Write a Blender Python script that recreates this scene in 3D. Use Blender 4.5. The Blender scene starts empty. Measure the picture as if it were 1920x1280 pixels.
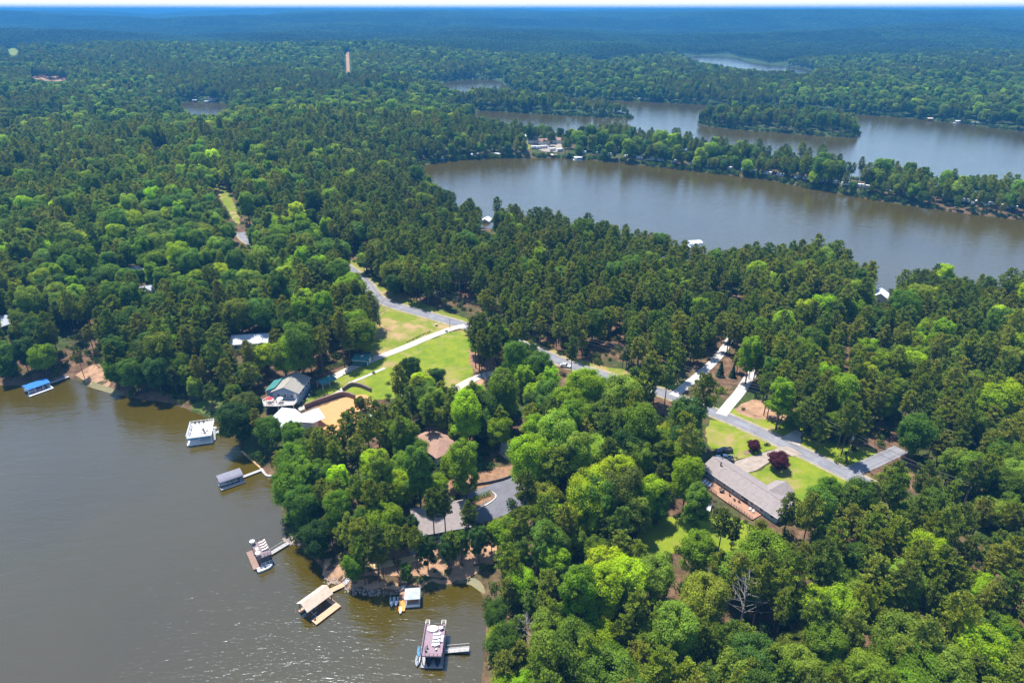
import bpy, bmesh, math, random
import numpy as np
from mathutils import Vector, Matrix
from mathutils.geometry import delaunay_2d_cdt

# ------------------------------------------------------------------ camera, sky, sun, exposure
SC = bpy.context.scene
COL = SC.collection
R = math.radians
CAM_Z, PITCH, FPX = 145.0, R(25.9), 1280.0        # drone height above the lake (m), downward pitch, focal length in photo pixels
cam_data = bpy.data.cameras.new('camera')
cam_data.sensor_width = 36.0
cam_data.lens = 36.0 * FPX / 1920.0
cam_data.clip_start, cam_data.clip_end = 1.0, 120000.0
cam = bpy.data.objects.new('camera', cam_data)
cam.location = (0, 0, CAM_Z)
cam.rotation_euler = (R(90) - PITCH, 0, 0)
COL.objects.link(cam)
SC.camera = cam

SUN_EL = R(69.0)
SUN_AZ = math.atan2(-0.66, 0.75)                  # compass bearing of the sun from +Y towards +X: behind-left of the view
world = bpy.data.worlds.new('World'); SC.world = world; world.use_nodes = True
wn = world.node_tree; wn.nodes.clear()
wo = wn.nodes.new('ShaderNodeOutputWorld'); wb = wn.nodes.new('ShaderNodeBackground'); ws = wn.nodes.new('ShaderNodeTexSky')
ws.sky_type = 'NISHITA'; ws.sun_disc = False
ws.sun_elevation = SUN_EL; ws.sun_rotation = SUN_AZ
ws.altitude = 250.0; ws.air_density = 1.0; ws.dust_density = 0.15; ws.ozone_density = 2.5
wb.inputs['Strength'].default_value = 0.15
wn.links.new(ws.outputs['Color'], wb.inputs['Color']); wn.links.new(wb.outputs['Background'], wo.inputs['Surface'])

sun_data = bpy.data.lights.new('sun', 'SUN')
sun_data.energy = 5.0; sun_data.angle = R(0.5); sun_data.color = (1.0, 0.955, 0.88)
sun = bpy.data.objects.new('sun', sun_data)
TO_SUN = Vector((math.sin(SUN_AZ) * math.cos(SUN_EL), math.cos(SUN_AZ) * math.cos(SUN_EL), math.sin(SUN_EL)))
sun.rotation_euler = TO_SUN.to_track_quat('Z', 'Y').to_euler()
sun.location = (-200, 200, 400)
COL.objects.link(sun)

vs = SC.view_settings
vs.view_transform = 'Standard'; vs.look = 'None'; vs.gamma = 1.0; vs.use_curve_mapping = False
vs.exposure = 0.95
SC.render.engine = 'CYCLES'
cy = SC.cycles
cy.max_bounces = 6; cy.diffuse_bounces = 3; cy.glossy_bounces = 3; cy.transmission_bounces = 3; cy.transparent_max_bounces = 6
cy.volume_bounces = 0
cy.caustics_reflective = False; cy.caustics_refractive = False
cy.sample_clamp_indirect = 6.0; cy.sample_clamp_direct = 1.7
cy.use_denoising = True
try:
    cy.denoiser = 'OPENIMAGEDENOISE'; cy.denoising_input_passes = 'RGB_ALBEDO_NORMAL'; cy.denoising_prefilter = 'ACCURATE'
except Exception:
    pass
SC.render.film_transparent = False

# ------------------------------------------------------------------ small helpers
SIN, COS = math.sin(PITCH), math.cos(PITCH)
def ground0(u, v, z=0.0):
    """point of the photograph (1920 x 1280) -> place on the level z"""
    a = (v - 640.0) / FPX; b = (u - 960.0) / FPX
    t = (CAM_Z - z) / (SIN + a * COS)
    return (b * t, (COS - a * SIN) * t)
def project(x, y, z):
    dx, dy, dz = x, y, z - CAM_Z
    dep = dy * COS - dz * SIN
    up = dy * SIN + dz * COS
    return 960.0 + FPX * dx / dep, 640.0 - FPX * up / dep

def rng(seed): return np.random.RandomState(seed)

MATS = {}
def nodemat(name):
    m = bpy.data.materials.new(name); m.use_nodes = True
    nt = m.node_tree; b = nt.nodes['Principled BSDF']
    MATS[name] = m
    return m, nt, b
def mixcol(nt, fac, a, b, mode='MIX'):
    n = nt.nodes.new('ShaderNodeMix'); n.data_type = 'RGBA'; n.blend_type = mode
    for s, v in (('Factor', fac), ('A', a), ('B', b)):
        i = [k for k in n.inputs if k.name == s and k.enabled][0] if s == 'Factor' else [k for k in n.inputs if k.name == s and k.type == 'RGBA'][0]
        if hasattr(v, 'is_linked') or isinstance(v, bpy.types.NodeSocket): nt.links.new(v, i)
        else: i.default_value = v if s == 'Factor' else (*v, 1.0)
    return [o for o in n.outputs if o.type == 'RGBA'][0]
def noise(nt, scale, detail=4, rough=0.55, coord=None, dist=0.0):
    n = nt.nodes.new('ShaderNodeTexNoise'); n.inputs['Scale'].default_value = scale
    n.inputs['Detail'].default_value = detail; n.inputs['Roughness'].default_value = rough; n.inputs['Distortion'].default_value = dist
    if coord is not None: nt.links.new(coord, n.inputs['Vector'])
    return n.outputs['Fac']
def ramp(nt, fac, stops):
    n = nt.nodes.new('ShaderNodeValToRGB'); cr = n.color_ramp
    while len(cr.elements) < len(stops): cr.elements.new(0.5)
    for e, (p, c) in zip(cr.elements, stops):
        e.position = p; e.color = (*c, 1.0) if len(c) == 3 else c
    nt.links.new(fac, n.inputs['Fac'])
    return n.outputs['Color']
def geo_pos(nt): return nt.nodes.new('ShaderNodeNewGeometry').outputs['Position']
def obj_pos(nt): return nt.nodes.new('ShaderNodeTexCoord').outputs['Object']
def bump(nt, bsdf, h, strength, dist):
    n = nt.nodes.new('ShaderNodeBump'); n.inputs['Strength'].default_value = strength; n.inputs['Distance'].default_value = dist
    nt.links.new(h, n.inputs['Height']); nt.links.new(n.outputs['Normal'], bsdf.inputs['Normal'])
def plain(name, col, rough=0.6, metal=0.0, vary=0.12, scale=1.2, bumpy=0.0, col2=None):
    """painted / raw surface: base colour broken up by blotches and fine grain"""
    m, nt, b = nodemat(name)
    p = geo_pos(nt)
    c2 = col2 if col2 else tuple(c * (1 - 2.2 * vary) for c in col)
    f = ramp(nt, noise(nt, scale, 5, 0.6, p), [(0.33, (0, 0, 0)), (0.70, (1, 1, 1))])
    c = mixcol(nt, f, col, c2)
    g = ramp(nt, noise(nt, scale * 9, 3, 0.6, p), [(0.35, (1 - vary,) * 3), (0.65, (1 + vary * 0.4,) * 3)])
    nt.links.new(mixcol(nt, 1.0, c, g, 'MULTIPLY'), b.inputs['Base Color'])
    b.inputs['Roughness'].default_value = rough; b.inputs['Metallic'].default_value = metal
    if bumpy: bump(nt, b, noise(nt, scale * 9, 4, 0.6, p), bumpy, 0.05)
    return m

def mesh_np(name, verts, faces, mat=None, smooth=False):
    """verts (n,3), faces (m,3) or (m,4) arrays"""
    me = bpy.data.meshes.new(name)
    verts = np.asarray(verts, np.float32); faces = np.asarray(faces, np.int32)
    k = faces.shape[1]
    me.vertices.add(len(verts)); me.vertices.foreach_set('co', verts.ravel())
    me.loops.add(faces.size); me.loops.foreach_set('vertex_index', faces.ravel())
    me.polygons.add(len(faces)); me.polygons.foreach_set('loop_start', np.arange(0, faces.size, k, dtype=np.int32))
    if smooth: me.polygons.foreach_set('use_smooth', np.ones(len(faces), bool))
    me.update(calc_edges=True); me.validate()
    if mat: me.materials.append(mat)
    return me
def link(name, me, parent=None, loc=None):
    o = bpy.data.objects.new(name, me); COL.objects.link(o)
    if parent is not None: o.parent = parent
    if loc is not None: o.location = loc
    return o
def tag(o, label=None, cat=None, group=None, kind=None):
    if label: o['label'] = label
    if cat: o['category'] = cat
    if group: o['group'] = group
    if kind: o['kind'] = kind
    return o
def empty(name, loc=(0, 0, 0), rz=0.0, label=None, cat=None, group=None):
    o = bpy.data.objects.new(name, None); COL.objects.link(o)
    o.location = loc; o.rotation_euler = (0, 0, rz); o.empty_display_size = 0.5
    return tag(o, label, cat, group)

class MB:
    """collects boxes, bars, tubes and prisms of one part; build() links it as one mesh object"""
    def __init__(s): s.bm = bmesh.new()
    def poly(s, pts, flip=False):
        vv = [s.bm.verts.new(p) for p in pts]
        if flip: vv.reverse()
        s.bm.faces.new(vv)
    def hexa(s, c):
        v = [s.bm.verts.new(p) for p in c]           # 0-3 bottom ring, 4-7 top ring
        for f in ((3, 2, 1, 0), (4, 5, 6, 7), (0, 1, 5, 4), (1, 2, 6, 5), (2, 3, 7, 6), (3, 0, 4, 7)):
            s.bm.faces.new([v[i] for i in f])
        return s
    def box(s, x0, x1, y0, y1, z0, z1):
        return s.hexa([(x0, y0, z0), (x1, y0, z0), (x1, y1, z0), (x0, y1, z0), (x0, y0, z1), (x1, y0, z1), (x1, y1, z1), (x0, y1, z1)])
    def prism(s, pts, z0, z1):
        n = len(pts)
        a = [s.bm.verts.new((p[0], p[1], z0)) for p in pts]; b = [s.bm.verts.new((p[0], p[1], z1)) for p in pts]
        s.bm.faces.new(a[::-1]); s.bm.faces.new(b)
        for i in range(n): s.bm.faces.new([a[i], a[(i + 1) % n], b[(i + 1) % n], b[i]])
        return s
    def extrude(s, prof, axis, a0, a1):
        """profile of 2-D points in the plane across `axis`, run from a0 to a1"""
        def P(q, t): return (t, q[0], q[1]) if axis == 'x' else (q[0], t, q[1])
        n = len(prof)
        a = [s.bm.verts.new(P(q, a0)) for q in prof]; b = [s.bm.verts.new(P(q, a1)) for q in prof]
        s.bm.faces.new(a); s.bm.faces.new(b[::-1])
        for i in range(n): s.bm.faces.new([a[(i + 1) % n], a[i], b[i], b[(i + 1) % n]])
        return s
    def bar(s, p, q, w, h=None):
        h = h or w
        p, q = Vector(p), Vector(q); d = (q - p).normalized()
        up = Vector((0, 0, 1)) if abs(d.z) < 0.95 else Vector((1, 0, 0))
        sx = d.cross(up).normalized() * w / 2; sy = sx.cross(d).normalized() * h / 2
        return s.hexa([p - sx - sy, p + sx - sy, p + sx + sy, p - sx + sy, q - sx - sy, q + sx - sy, q + sx + sy, q - sx + sy])
    def tube(s, pts, radii, n=8, cap=True):
        rings = []
        for i, p in enumerate(pts):
            p = Vector(p)
            d = (Vector(pts[min(i + 1, len(pts) - 1)]) - Vector(pts[max(i - 1, 0)])).normalized()
            up = Vector((0, 0, 1)) if abs(d.z) < 0.95 else Vector((1, 0, 0))
            ax = d.cross(up).normalized(); ay = ax.cross(d).normalized()
            r = radii[i] if hasattr(radii, '__len__') else radii
            rings.append([s.bm.verts.new(p + (ax * math.cos(k * 2 * math.pi / n) + ay * math.sin(k * 2 * math.pi / n)) * r) for k in range(n)])
        for a, b in zip(rings, rings[1:]):
            for k in range(n): s.bm.faces.new([a[k], a[(k + 1) % n], b[(k + 1) % n], b[k]])
        if cap: s.bm.faces.new(rings[0][::-1]); s.bm.faces.new(rings[-1])
        return s
    def lathe(s, prof, cx=0, cy=0, n=14):
        rings = [[s.bm.verts.new((cx + r * math.cos(k * 2 * math.pi / n), cy + r * math.sin(k * 2 * math.pi / n), z)) for k in range(n)] for r, z in prof]
        for a, b in zip(rings, rings[1:]):
            for k in range(n): s.bm.faces.new([a[k], a[(k + 1) % n], b[(k + 1) % n], b[k]])
        s.bm.faces.new(rings[0][::-1]); s.bm.faces.new(rings[-1])
        return s
    def ball(s, c, r, squash=1.0, sub=2, jit=0.0, seed=1):
        g = bmesh.ops.create_icosphere(s.bm, subdivisions=sub, radius=1.0)
        rr = random.Random(seed)
        for v in g['verts']:
            k = r * (1 + jit * (rr.random() - 0.5))
            v.co = Vector((c[0] + v.co.x * k, c[1] + v.co.y * k, c[2] + v.co.z * k * squash))
        return s
    def mesh(s, name, mat, bevel=0.0, smooth=False):
        if bevel:
            bmesh.ops.bevel(s.bm, geom=s.bm.edges[:], offset=bevel, segments=1, affect='EDGES', profile=0.5)
        bmesh.ops.recalc_face_normals(s.bm, faces=s.bm.faces[:])
        me = bpy.data.meshes.new(name); s.bm.to_mesh(me); s.bm.free()
        if smooth:
            for p in me.polygons: p.use_smooth = True
        me.materials.append(MATS[mat] if isinstance(mat, str) else mat)
        return me
    def build(s, name, mat, parent=None, bevel=0.0, smooth=False):
        return link(name, s.mesh(name, mat, bevel, smooth), parent)

def copy_tree(o, parent=None, name=None):
    c = o.copy(); COL.objects.link(c)
    if parent is not None: c.parent = parent
    for ch in o.children: copy_tree(ch, c)
    return c

# ------------------------------------------------------------------ shape of the land
# outlines of the water, given as photo points on the water level
NEAR_LAKE = [(-2600, 640), (-900, 690), (-300, 712), (0, 722), (40, 722), (90, 712), (140, 708), (165, 722), (205, 733), (235, 742), (262, 748), (310, 752), (352, 766), (378, 778),
             (416, 792), (432, 808), (448, 832), (457, 846), (474, 863), (492, 882), (505, 897), (517, 915), (527, 945), (535, 985), (541, 1012), (562, 1020),
             (580, 1036), (602, 1058), (616, 1085), (638, 1098), (668, 1110), (705, 1113), (752, 1110), (800, 1104), (845, 1094), (884, 1087),
             (905, 1108), (915, 1150), (912, 1200), (908, 1250), (900, 1300), (890, 1400), (900, 1750), (400, 2600), (-2600, 2600)]
MAIN_LAKE = [(772, 318), (780, 336), (815, 372), (850, 400), (890, 426), (950, 432), (1010, 436), (1085, 462), (1150, 466), (1260, 488), (1330, 516), (1400, 506), (1480, 512), (1560, 508),
             (1596, 528), (1620, 556), (1646, 552), (1665, 548), (1700, 552), (1750, 554), (1830, 578), (1920, 588), (2300, 610), (2700, 590), (2700, 520), (2300, 468),
             (1920, 413), (1800, 399), (1700, 385), (1600, 369), (1500, 350), (1430, 335), (1330, 325), (1250, 315), (1160, 305), (1100, 300), (1050, 296), (1000, 296), (930, 297), (860, 300), (800, 308)]
FAR_CHANNEL = [(835, 203), (842, 214), (950, 236), (1050, 258), (1100, 262), (1180, 270), (1290, 288), (1430, 312), (1640, 346), (1760, 360), (1920, 380), (2700, 470), (2700, 330), (2300, 290),
               (1920, 248), (1830, 235), (1740, 225), (1650, 217), (1560, 212), (1450, 205), (1330, 197), (1200, 190), (1130, 188), (1050, 181), (1000, 177), (950, 167), (940, 150), (880, 148), (830, 154), (790, 160),
               (830, 182), (950, 193), (1050, 202), (1150, 214), (1188, 220), (1190, 223), (1100, 219), (1000, 213), (900, 207)]
ISLAND = [(1300, 231), (1330, 238), (1400, 245), (1500, 252), (1560, 257), (1605, 258), (1614, 250), (1600, 241), (1500, 232), (1400, 226), (1330, 225)]
INLET = [(1285, 104), (1385, 107), (1398, 116), (1440, 121), (1525, 129), (1530, 152), (1450, 150), (1350, 140), (1285, 128)]
POND = [(338, 189), (378, 192), (428, 192), (438, 204), (425, 236), (360, 240), (336, 212)]
CREEK = [(1118, 122), (1142, 121), (1146, 132), (1120, 140)]

def w0(poly): return np.array([ground0(u, v) for u, v in poly])
def smooth_poly(p, it=2):
    for _ in range(it):
        q = np.roll(p, -1, 0)
        p = np.stack([0.75 * p + 0.25 * q, 0.25 * p + 0.75 * q], 1).reshape(-1, 2)
    return p
WATER_P = [smooth_poly(w0(p), 1) for p in (NEAR_LAKE, MAIN_LAKE, FAR_CHANNEL, INLET, POND, CREEK)]
ISLAND_P = smooth_poly(w0(ISLAND), 1)

def inside(poly, x, y):
    x = np.asarray(x, float); y = np.asarray(y, float)
    r = np.zeros(x.shape, bool)
    n = len(poly)
    for i in range(n):
        x0, y0 = poly[i]; x1, y1 = poly[(i + 1) % n]
        if y0 == y1: continue
        c = (y0 > y) != (y1 > y)
        r ^= c & (x < (x1 - x0) * (y - y0) / (y1 - y0) + x0)
    return r
def dist_poly(poly, x, y):
    d = np.full(x.shape, 1e12)
    n = len(poly)
    for i in range(n):
        x0, y0 = poly[i]; x1, y1 = poly[(i + 1) % n]
        ex, ey = x1 - x0, y1 - y0; L = ex * ex + ey * ey + 1e-9
        t = np.clip(((x - x0) * ex + (y - y0) * ey) / L, 0, 1)
        d = np.minimum(d, (x - x0 - t * ex) ** 2 + (y - y0 - t * ey) ** 2)
    return np.sqrt(d)
def shore_distance(x, y):
    """+ on land, - in the water"""
    s = np.full(x.shape, 1e9)
    for p in WATER_P:
        d = dist_poly(p, x, y); s = np.minimum(s, np.where(inside(p, x, y), -d, d))
    d = dist_poly(ISLAND_P, x, y)
    return np.maximum(s, np.where(inside(ISLAND_P, x, y), d, -d))

def vnoise(x, y, seed=0):
    xi = np.floor(x).astype(np.int64); yi = np.floor(y).astype(np.int64)
    fx = x - xi; fy = y - yi
    fx = fx * fx * fx * (fx * (6 * fx - 15) + 10); fy = fy * fy * fy * (fy * (6 * fy - 15) + 10)
    def h(a, b):
        n = (a * 374761393 + b * 668265263 + seed * 974634777) & 0xffffffff
        n = ((n ^ (n >> 13)) * 1274126177) & 0xffffffff
        return ((n ^ (n >> 16)) & 0xffff) / 65535.0
    return (h(xi, yi) * (1 - fx) + h(xi + 1, yi) * fx) * (1 - fy) + (h(xi, yi + 1) * (1 - fx) + h(xi + 1, yi + 1) * fx) * fy
def fbm(x, y, seed=0, o=4):
    s = 0; a = 0.5
    for k in range(o): s = s + a * vnoise(x * 2 ** k, y * 2 ** k, seed + k * 17); a *= 0.5
    return s / (1 - 0.5 ** o)
def sstep(a, b, x):
    t = np.clip((x - a) / (b - a), 0, 1); return t * t * (3 - 2 * t)

def land_height(x, y):
    d = shore_distance(x, y)
    dl = np.maximum(d, 0)
    h = 1.3 * (1 - np.exp(-dl / 2.5)) + 7.5 * (1 - np.exp(-dl / 55.0))
    h = h + (fbm(x / 90, y / 90, 3) - 0.5) * 4.0 * (1 - np.exp(-dl / 30.0))
    west = sstep(-20, -250, x) * sstep(250, 520, y)
    h = h + west * 16 * fbm(x / 260, y / 260, 9) * (1 - np.exp(-dl / 90.0))
    r = np.hypot(x, y)
    damp = 1 - np.exp(-dl / 260.0)
    h = h + damp * sstep(1100, 3100, r) * 52 * np.clip(fbm(x / 900, y / 700, 21) * 2.0 - 0.55, 0, 1.3)
    h = h + damp * sstep(2600, 5500, r) * 105 * np.clip(fbm(x / 2600, y / 1000, 33, 3) * 3.0 - 1.15, 0, 1.3)
    h = h + damp * sstep(5000, 9000, r) * 70 * np.clip(fbm(x / 5000, y / 2500, 41) * 2.0 - 0.6, 0, 1)
    h = np.where(h > 90, 90 + (h - 90) / (1 + np.maximum(h - 90, 0) / 75.0), h)
    bed = -np.minimum(3.0, np.maximum(-d, 0) * 0.35) - 0.02
    return np.where(d > 0, h + 0.03, bed)

def spaced(a, b, steps):
    """coordinates from a to b; steps = [(until, step)], then growing by 6 %"""
    v = [a]; s = steps[0][1]
    while v[-1] < b:
        st = None
        for until, q in steps:
            if v[-1] < until: st = q; break
        if st is None: s *= 1.05; st = s
        else: s = st
        v.append(v[-1] + st)
    return np.array(v)
_xp = spaced(0.0, 42000.0, [(340, 4), (800, 8), (2000, 15)])
XS = np.concatenate([-_xp[:0:-1], _xp])
YS = np.concatenate([[-1500, -700, -300, -100, 0, 40], spaced(60.0, 42000.0, [(640, 4), (1300, 7), (2700, 13)])])
GX, GY = np.meshgrid(XS, YS)
GZ = land_height(GX.ravel(), GY.ravel()).reshape(GX.shape)
def gz(x, y):
    """ground height by interpolation in the terrain sheet"""
    x = np.asarray(x, float); y = np.asarray(y, float)
    i = np.clip(np.searchsorted(XS, x) - 1, 0, len(XS) - 2); j = np.clip(np.searchsorted(YS, y) - 1, 0, len(YS) - 2)
    fx = (x - XS[i]) / (XS[i + 1] - XS[i]); fy = (y - YS[j]) / (YS[j + 1] - YS[j])
    return (GZ[j, i] * (1 - fx) + GZ[j, i + 1] * fx) * (1 - fy) + (GZ[j + 1, i] * (1 - fx) + GZ[j + 1, i + 1] * fx) * fy
def G(u, v):
    """photo point -> place on the land"""
    z = 0.0
    for _ in range(12):
        x, y = ground0(u, v, z); z = 0.5 * z + 0.5 * max(0.0, float(gz(x, y)))
    x, y = ground0(u, v, z)
    return Vector((x, y, float(gz(x, y))))

# ---- materials of the setting
def terrain_material():
    m, nt, b = nodemat('forest_floor'); p = geo_pos(nt)
    litter = ramp(nt, noise(nt, 0.35, 8, 0.7, p), [(0.30, (0.045, 0.028, 0.016)), (0.50, (0.115, 0.068, 0.040)), (0.68, (0.20, 0.125, 0.075))])
    under = ramp(nt, noise(nt, 0.5, 6, 0.7, p), [(0.3, (0.018, 0.030, 0.008)), (0.7, (0.06, 0.085, 0.02))])
    f = ramp(nt, noise(nt, 0.035, 5, 0.6, p), [(0.46, (0, 0, 0)), (0.58, (1, 1, 1))])
    c = mixcol(nt, f, litter, under)
    # far wooded hills are covered by one closed canopy
    s = nt.nodes.new('ShaderNodeSeparateXYZ'); nt.links.new(p, s.inputs[0])
    mr = nt.nodes.new('ShaderNodeMapRange'); mr.inputs['From Min'].default_value = 500; mr.inputs['From Max'].default_value = 1100
    nt.links.new(s.outputs['Y'], mr.inputs['Value'])
    can = ramp(nt, noise(nt, 0.02, 8, 0.75, p), [(0.3, (0.020, 0.040, 0.012)), (0.7, (0.055, 0.085, 0.024))])
    nt.links.new(mixcol(nt, mr.outputs['Result'], c, can), b.inputs['Base Color'])
    b.inputs['Roughness'].default_value = 0.95; b.inputs['Specular IOR Level'].default_value = 0.1
    bump(nt, b, noise(nt, 1.3, 6, 0.7, p), 0.5, 0.25)
    return m
def water_material():
    m, nt, b = nodemat('lake_water'); p = geo_pos(nt)
    c = ramp(nt, noise(nt, 0.012, 3, 0.5, p), [(0.35, (0.048, 0.0345, 0.0002)), (0.65, (0.058, 0.0420, 0.0004))])
    nt.links.new(c, b.inputs['Base Color'])
    b.inputs['Roughness'].default_value = 0.10; b.inputs['IOR'].default_value = 1.95; b.inputs['Specular Tint'].default_value = (0.78, 0.90, 1.0, 1)  # reflection tinted blue in the material, in place of a bluer sky
    def stretched(ang, sx, sy):
        mp = nt.nodes.new('ShaderNodeMapping'); mp.inputs['Rotation'].default_value = (0, 0, R(ang)); mp.inputs['Scale'].default_value = (sx, sy, 1)
        nt.links.new(p, mp.inputs['Vector']); return mp.outputs['Vector']
    a1 = noise(nt, 1.0, 3, 0.55, stretched(28, 0.55, 1.5), 0.6)
    a2 = noise(nt, 1.0, 3, 0.5, stretched(-20, 0.10, 0.28), 0.4)
    mx = nt.nodes.new('ShaderNodeMath'); mx.operation = 'MULTIPLY_ADD'; nt.links.new(a2, mx.inputs[0]); mx.inputs[1].default_value = 2.2; nt.links.new(a1, mx.inputs[2])
    bump(nt, b, mx.outputs[0], 0.7, 0.12)
    return m
def lawn_material(name, dark, mid, dry, dryness):
    m, nt, b = nodemat(name); p = geo_pos(nt)
    base = ramp(nt, noise(nt, 0.22, 6, 0.65, p), [(0.32, dark), (0.62, mid)])
    d = ramp(nt, noise(nt, 0.075, 6, 0.6, p, 0.8), [(dryness, (0, 0, 0)), (dryness + 0.16, (1, 1, 1))])
    c = mixcol(nt, d, base, dry)
    g = ramp(nt, noise(nt, 3.5, 4, 0.7, p), [(0.3, (0.72,) * 3), (0.7, (1.12,) * 3)])
    nt.links.new(mixcol(nt, 1.0, c, g, 'MULTIPLY'), b.inputs['Base Color'])
    b.inputs['Roughness'].default_value = 0.9; b.inputs['Specular IOR Level'].default_value = 0.15
    bump(nt, b, noise(nt, 5, 4, 0.7, p), 0.6, 0.08)
    return m
terrain_material(); water_material()
lawn_material('lawn', (0.105, 0.170, 0.010), (0.190, 0.225, 0.014), (0.29, 0.215, 0.085), 0.53)
lawn_material('rough_grass', (0.120, 0.165, 0.012), (0.175, 0.205, 0.020), (0.34, 0.235, 0.11), 0.47)
lawn_material('dark_grass', (0.05, 0.085, 0.012), (0.10, 0.135, 0.02), (0.17, 0.12, 0.06), 0.55)  # darker grass than on the lawns
plain('bare_earth', (0.40, 0.235, 0.135), 0.95, vary=0.2, scale=0.4, bumpy=0.4, col2=(0.20, 0.115, 0.065))
plain('orange_clay', (0.56, 0.255, 0.095), 0.95, vary=0.10, scale=0.3, bumpy=0.3, col2=(0.50, 0.235, 0.095))
plain('straw_mulch', (0.30, 0.165, 0.085), 0.95, vary=0.22, scale=0.8, bumpy=0.5, col2=(0.15, 0.08, 0.045))
plain('asphalt', (0.205, 0.205, 0.225), 0.9, vary=0.10, scale=0.25, bumpy=0.2, col2=(0.155, 0.155, 0.17))
plain('fresh_asphalt', (0.145, 0.142, 0.165), 0.9, vary=0.14, scale=0.3, col2=(0.10, 0.10, 0.118))
plain('concrete', (0.47, 0.41, 0.35), 0.85, vary=0.09, scale=0.3, col2=(0.36, 0.31, 0.26))
plain('old_concrete', (0.33, 0.27, 0.22), 0.9, vary=0.16, scale=0.5, col2=(0.22, 0.175, 0.145))
plain('pale_gravel', (0.50, 0.47, 0.45), 0.95, vary=0.18, scale=0.7, bumpy=0.4, col2=(0.33, 0.30, 0.28))
plain('mud_shallow', (0.15, 0.125, 0.035), 0.6, vary=0.12, scale=0.4, col2=(0.09, 0.08, 0.02))
plain('shore_rock', (0.34, 0.27, 0.22), 0.9, vary=0.2, scale=1.0, bumpy=0.4)

def road_material():
    m, nt, b = nodemat('road_asphalt'); p = geo_pos(nt)
    at = nt.nodes.new('ShaderNodeAttribute'); at.attribute_name = 'across'
    c = mixcol(nt, ramp(nt, noise(nt, 0.18, 6, 0.7, p, 0.6), [(0.36, (0, 0, 0)), (0.62, (1, 1, 1))]), (0.225, 0.222, 0.240), (0.155, 0.155, 0.170))
    w = ramp(nt, at.outputs['Fac'], [(0.0, (1.12, 1.06, 0.98)), (0.10, (1, 1, 1)), (0.24, (0.82,) * 3), (0.37, (1.04,) * 3), (0.50, (0.93,) * 3), (0.63, (1.04,) * 3), (0.77, (0.82,) * 3), (1.0, (1.1, 1.05, 0.98))])
    g = ramp(nt, noise(nt, 2.2, 6, 0.75, p), [(0.3, (0.80,) * 3), (0.7, (1.1,) * 3)])
    nt.links.new(mixcol(nt, 1.0, mixcol(nt, 1.0, c, w, 'MULTIPLY'), g, 'MULTIPLY'), b.inputs['Base Color'])
    b.inputs['Roughness'].default_value = 0.9
road_material()
plain('verge_gravel', (0.36, 0.28, 0.20), 0.95, vary=0.2, scale=0.5, bumpy=0.3, col2=(0.17, 0.17, 0.05))
def grid_mesh(name, X, Y, Z, mat, smooth=True):
    ny, nx = X.shape
    idx = np.arange(nx * ny).reshape(ny, nx)
    f = np.stack([idx[:-1, :-1], idx[:-1, 1:], idx[1:, 1:], idx[1:, :-1]], -1).reshape(-1, 4)
    return mesh_np(name, np.stack([X, Y, Z], -1).reshape(-1, 3), f, mat, smooth)
tag(link('terrain', grid_mesh('terrain', GX, GY, GZ, MATS['forest_floor'])), 'wooded rolling land between the lake arms', None, None, 'structure')
_wx = np.linspace(-42000, 42000, 9); _wy = np.linspace(-1500, 42000, 9)
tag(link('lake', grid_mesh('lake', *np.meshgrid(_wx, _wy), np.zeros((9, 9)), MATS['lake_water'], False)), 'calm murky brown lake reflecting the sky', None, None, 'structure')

# ---- sheets laid on the land
def sheet(name, pts, mat, dz=0.05, step=3.0, kind='structure', parent=None, label=None):
    """pts = world outline (x, y); triangulated with inner points so that it follows the ground"""
    P = np.array([(p[0], p[1]) for p in pts], float)
    ring = []
    for i in range(len(P)):
        a, b = P[i], P[(i + 1) % len(P)]; n = max(1, int(np.hypot(*(b - a)) / step))
        ring += [tuple(a + (b - a) * k / n) for k in range(n)]
    lo, hi = P.min(0), P.max(0)
    gx, gy = np.meshgrid(np.arange(lo[0] + step / 2, hi[0], step), np.arange(lo[1] + step / 2, hi[1], step))
    q = np.stack([gx.ravel(), gy.ravel()], 1)
    if len(q):
        k = inside(P, q[:, 0], q[:, 1]) & (dist_poly(P, q[:, 0], q[:, 1]) > step * 0.45); q = q[k]
    allp = [Vector(p) for p in ring] + [Vector(p) for p in q]
    out = delaunay_2d_cdt(allp, [], [list(range(len(ring)))], 1, 1e-4)
    v = np.array([(p.x, p.y) for p in out[0]])
    z = np.maximum(gz(v[:, 0], v[:, 1]), 0.0) + dz
    me = bpy.data.meshes.new(name)
    me.from_pydata([(a, b, c) for (a, b), c in zip(v, z)], [], [list(f) for f in out[2]])
    me.update(); me.materials.append(MATS[mat])
    for p in me.polygons: p.use_smooth = True
    bm = bmesh.new(); bm.from_mesh(me)
    for f in bm.faces:
        if f.normal.z < 0: f.normal_flip()
    bm.to_mesh(me); bm.free()
    o = link(name, me, parent)
    if parent is None and kind: o['kind'] = kind
    if label: o['label'] = label
    return o
def psheet(name, px, mat, dz=0.05, step=3.0, sm=1, **k):
    P = np.array([tuple(G(u, v)[:2]) for u, v in px])
    if sm: P = smooth_poly(P, sm)
    if mat in ('lawn', 'rough_grass', 'dark_grass', 'bare_earth', 'straw_mulch', 'orange_clay'):      # ragged edge
        Q = []
        for i in range(len(P)):
            a, b = P[i], P[(i + 1) % len(P)]; m = max(1, int(np.hypot(*(b - a)) / 1.6)); Q += [a + (b - a) * k / m for k in range(m)]
        P = np.array(Q); P = P + np.stack([fbm(P[:, 0] / 2.2, P[:, 1] / 2.2, 5, 3) - .5, fbm(P[:, 0] / 2.2, P[:, 1] / 2.2, 6, 3) - .5], 1) * 2.6
    return sheet(name, P, mat, dz, step, **k)
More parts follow.
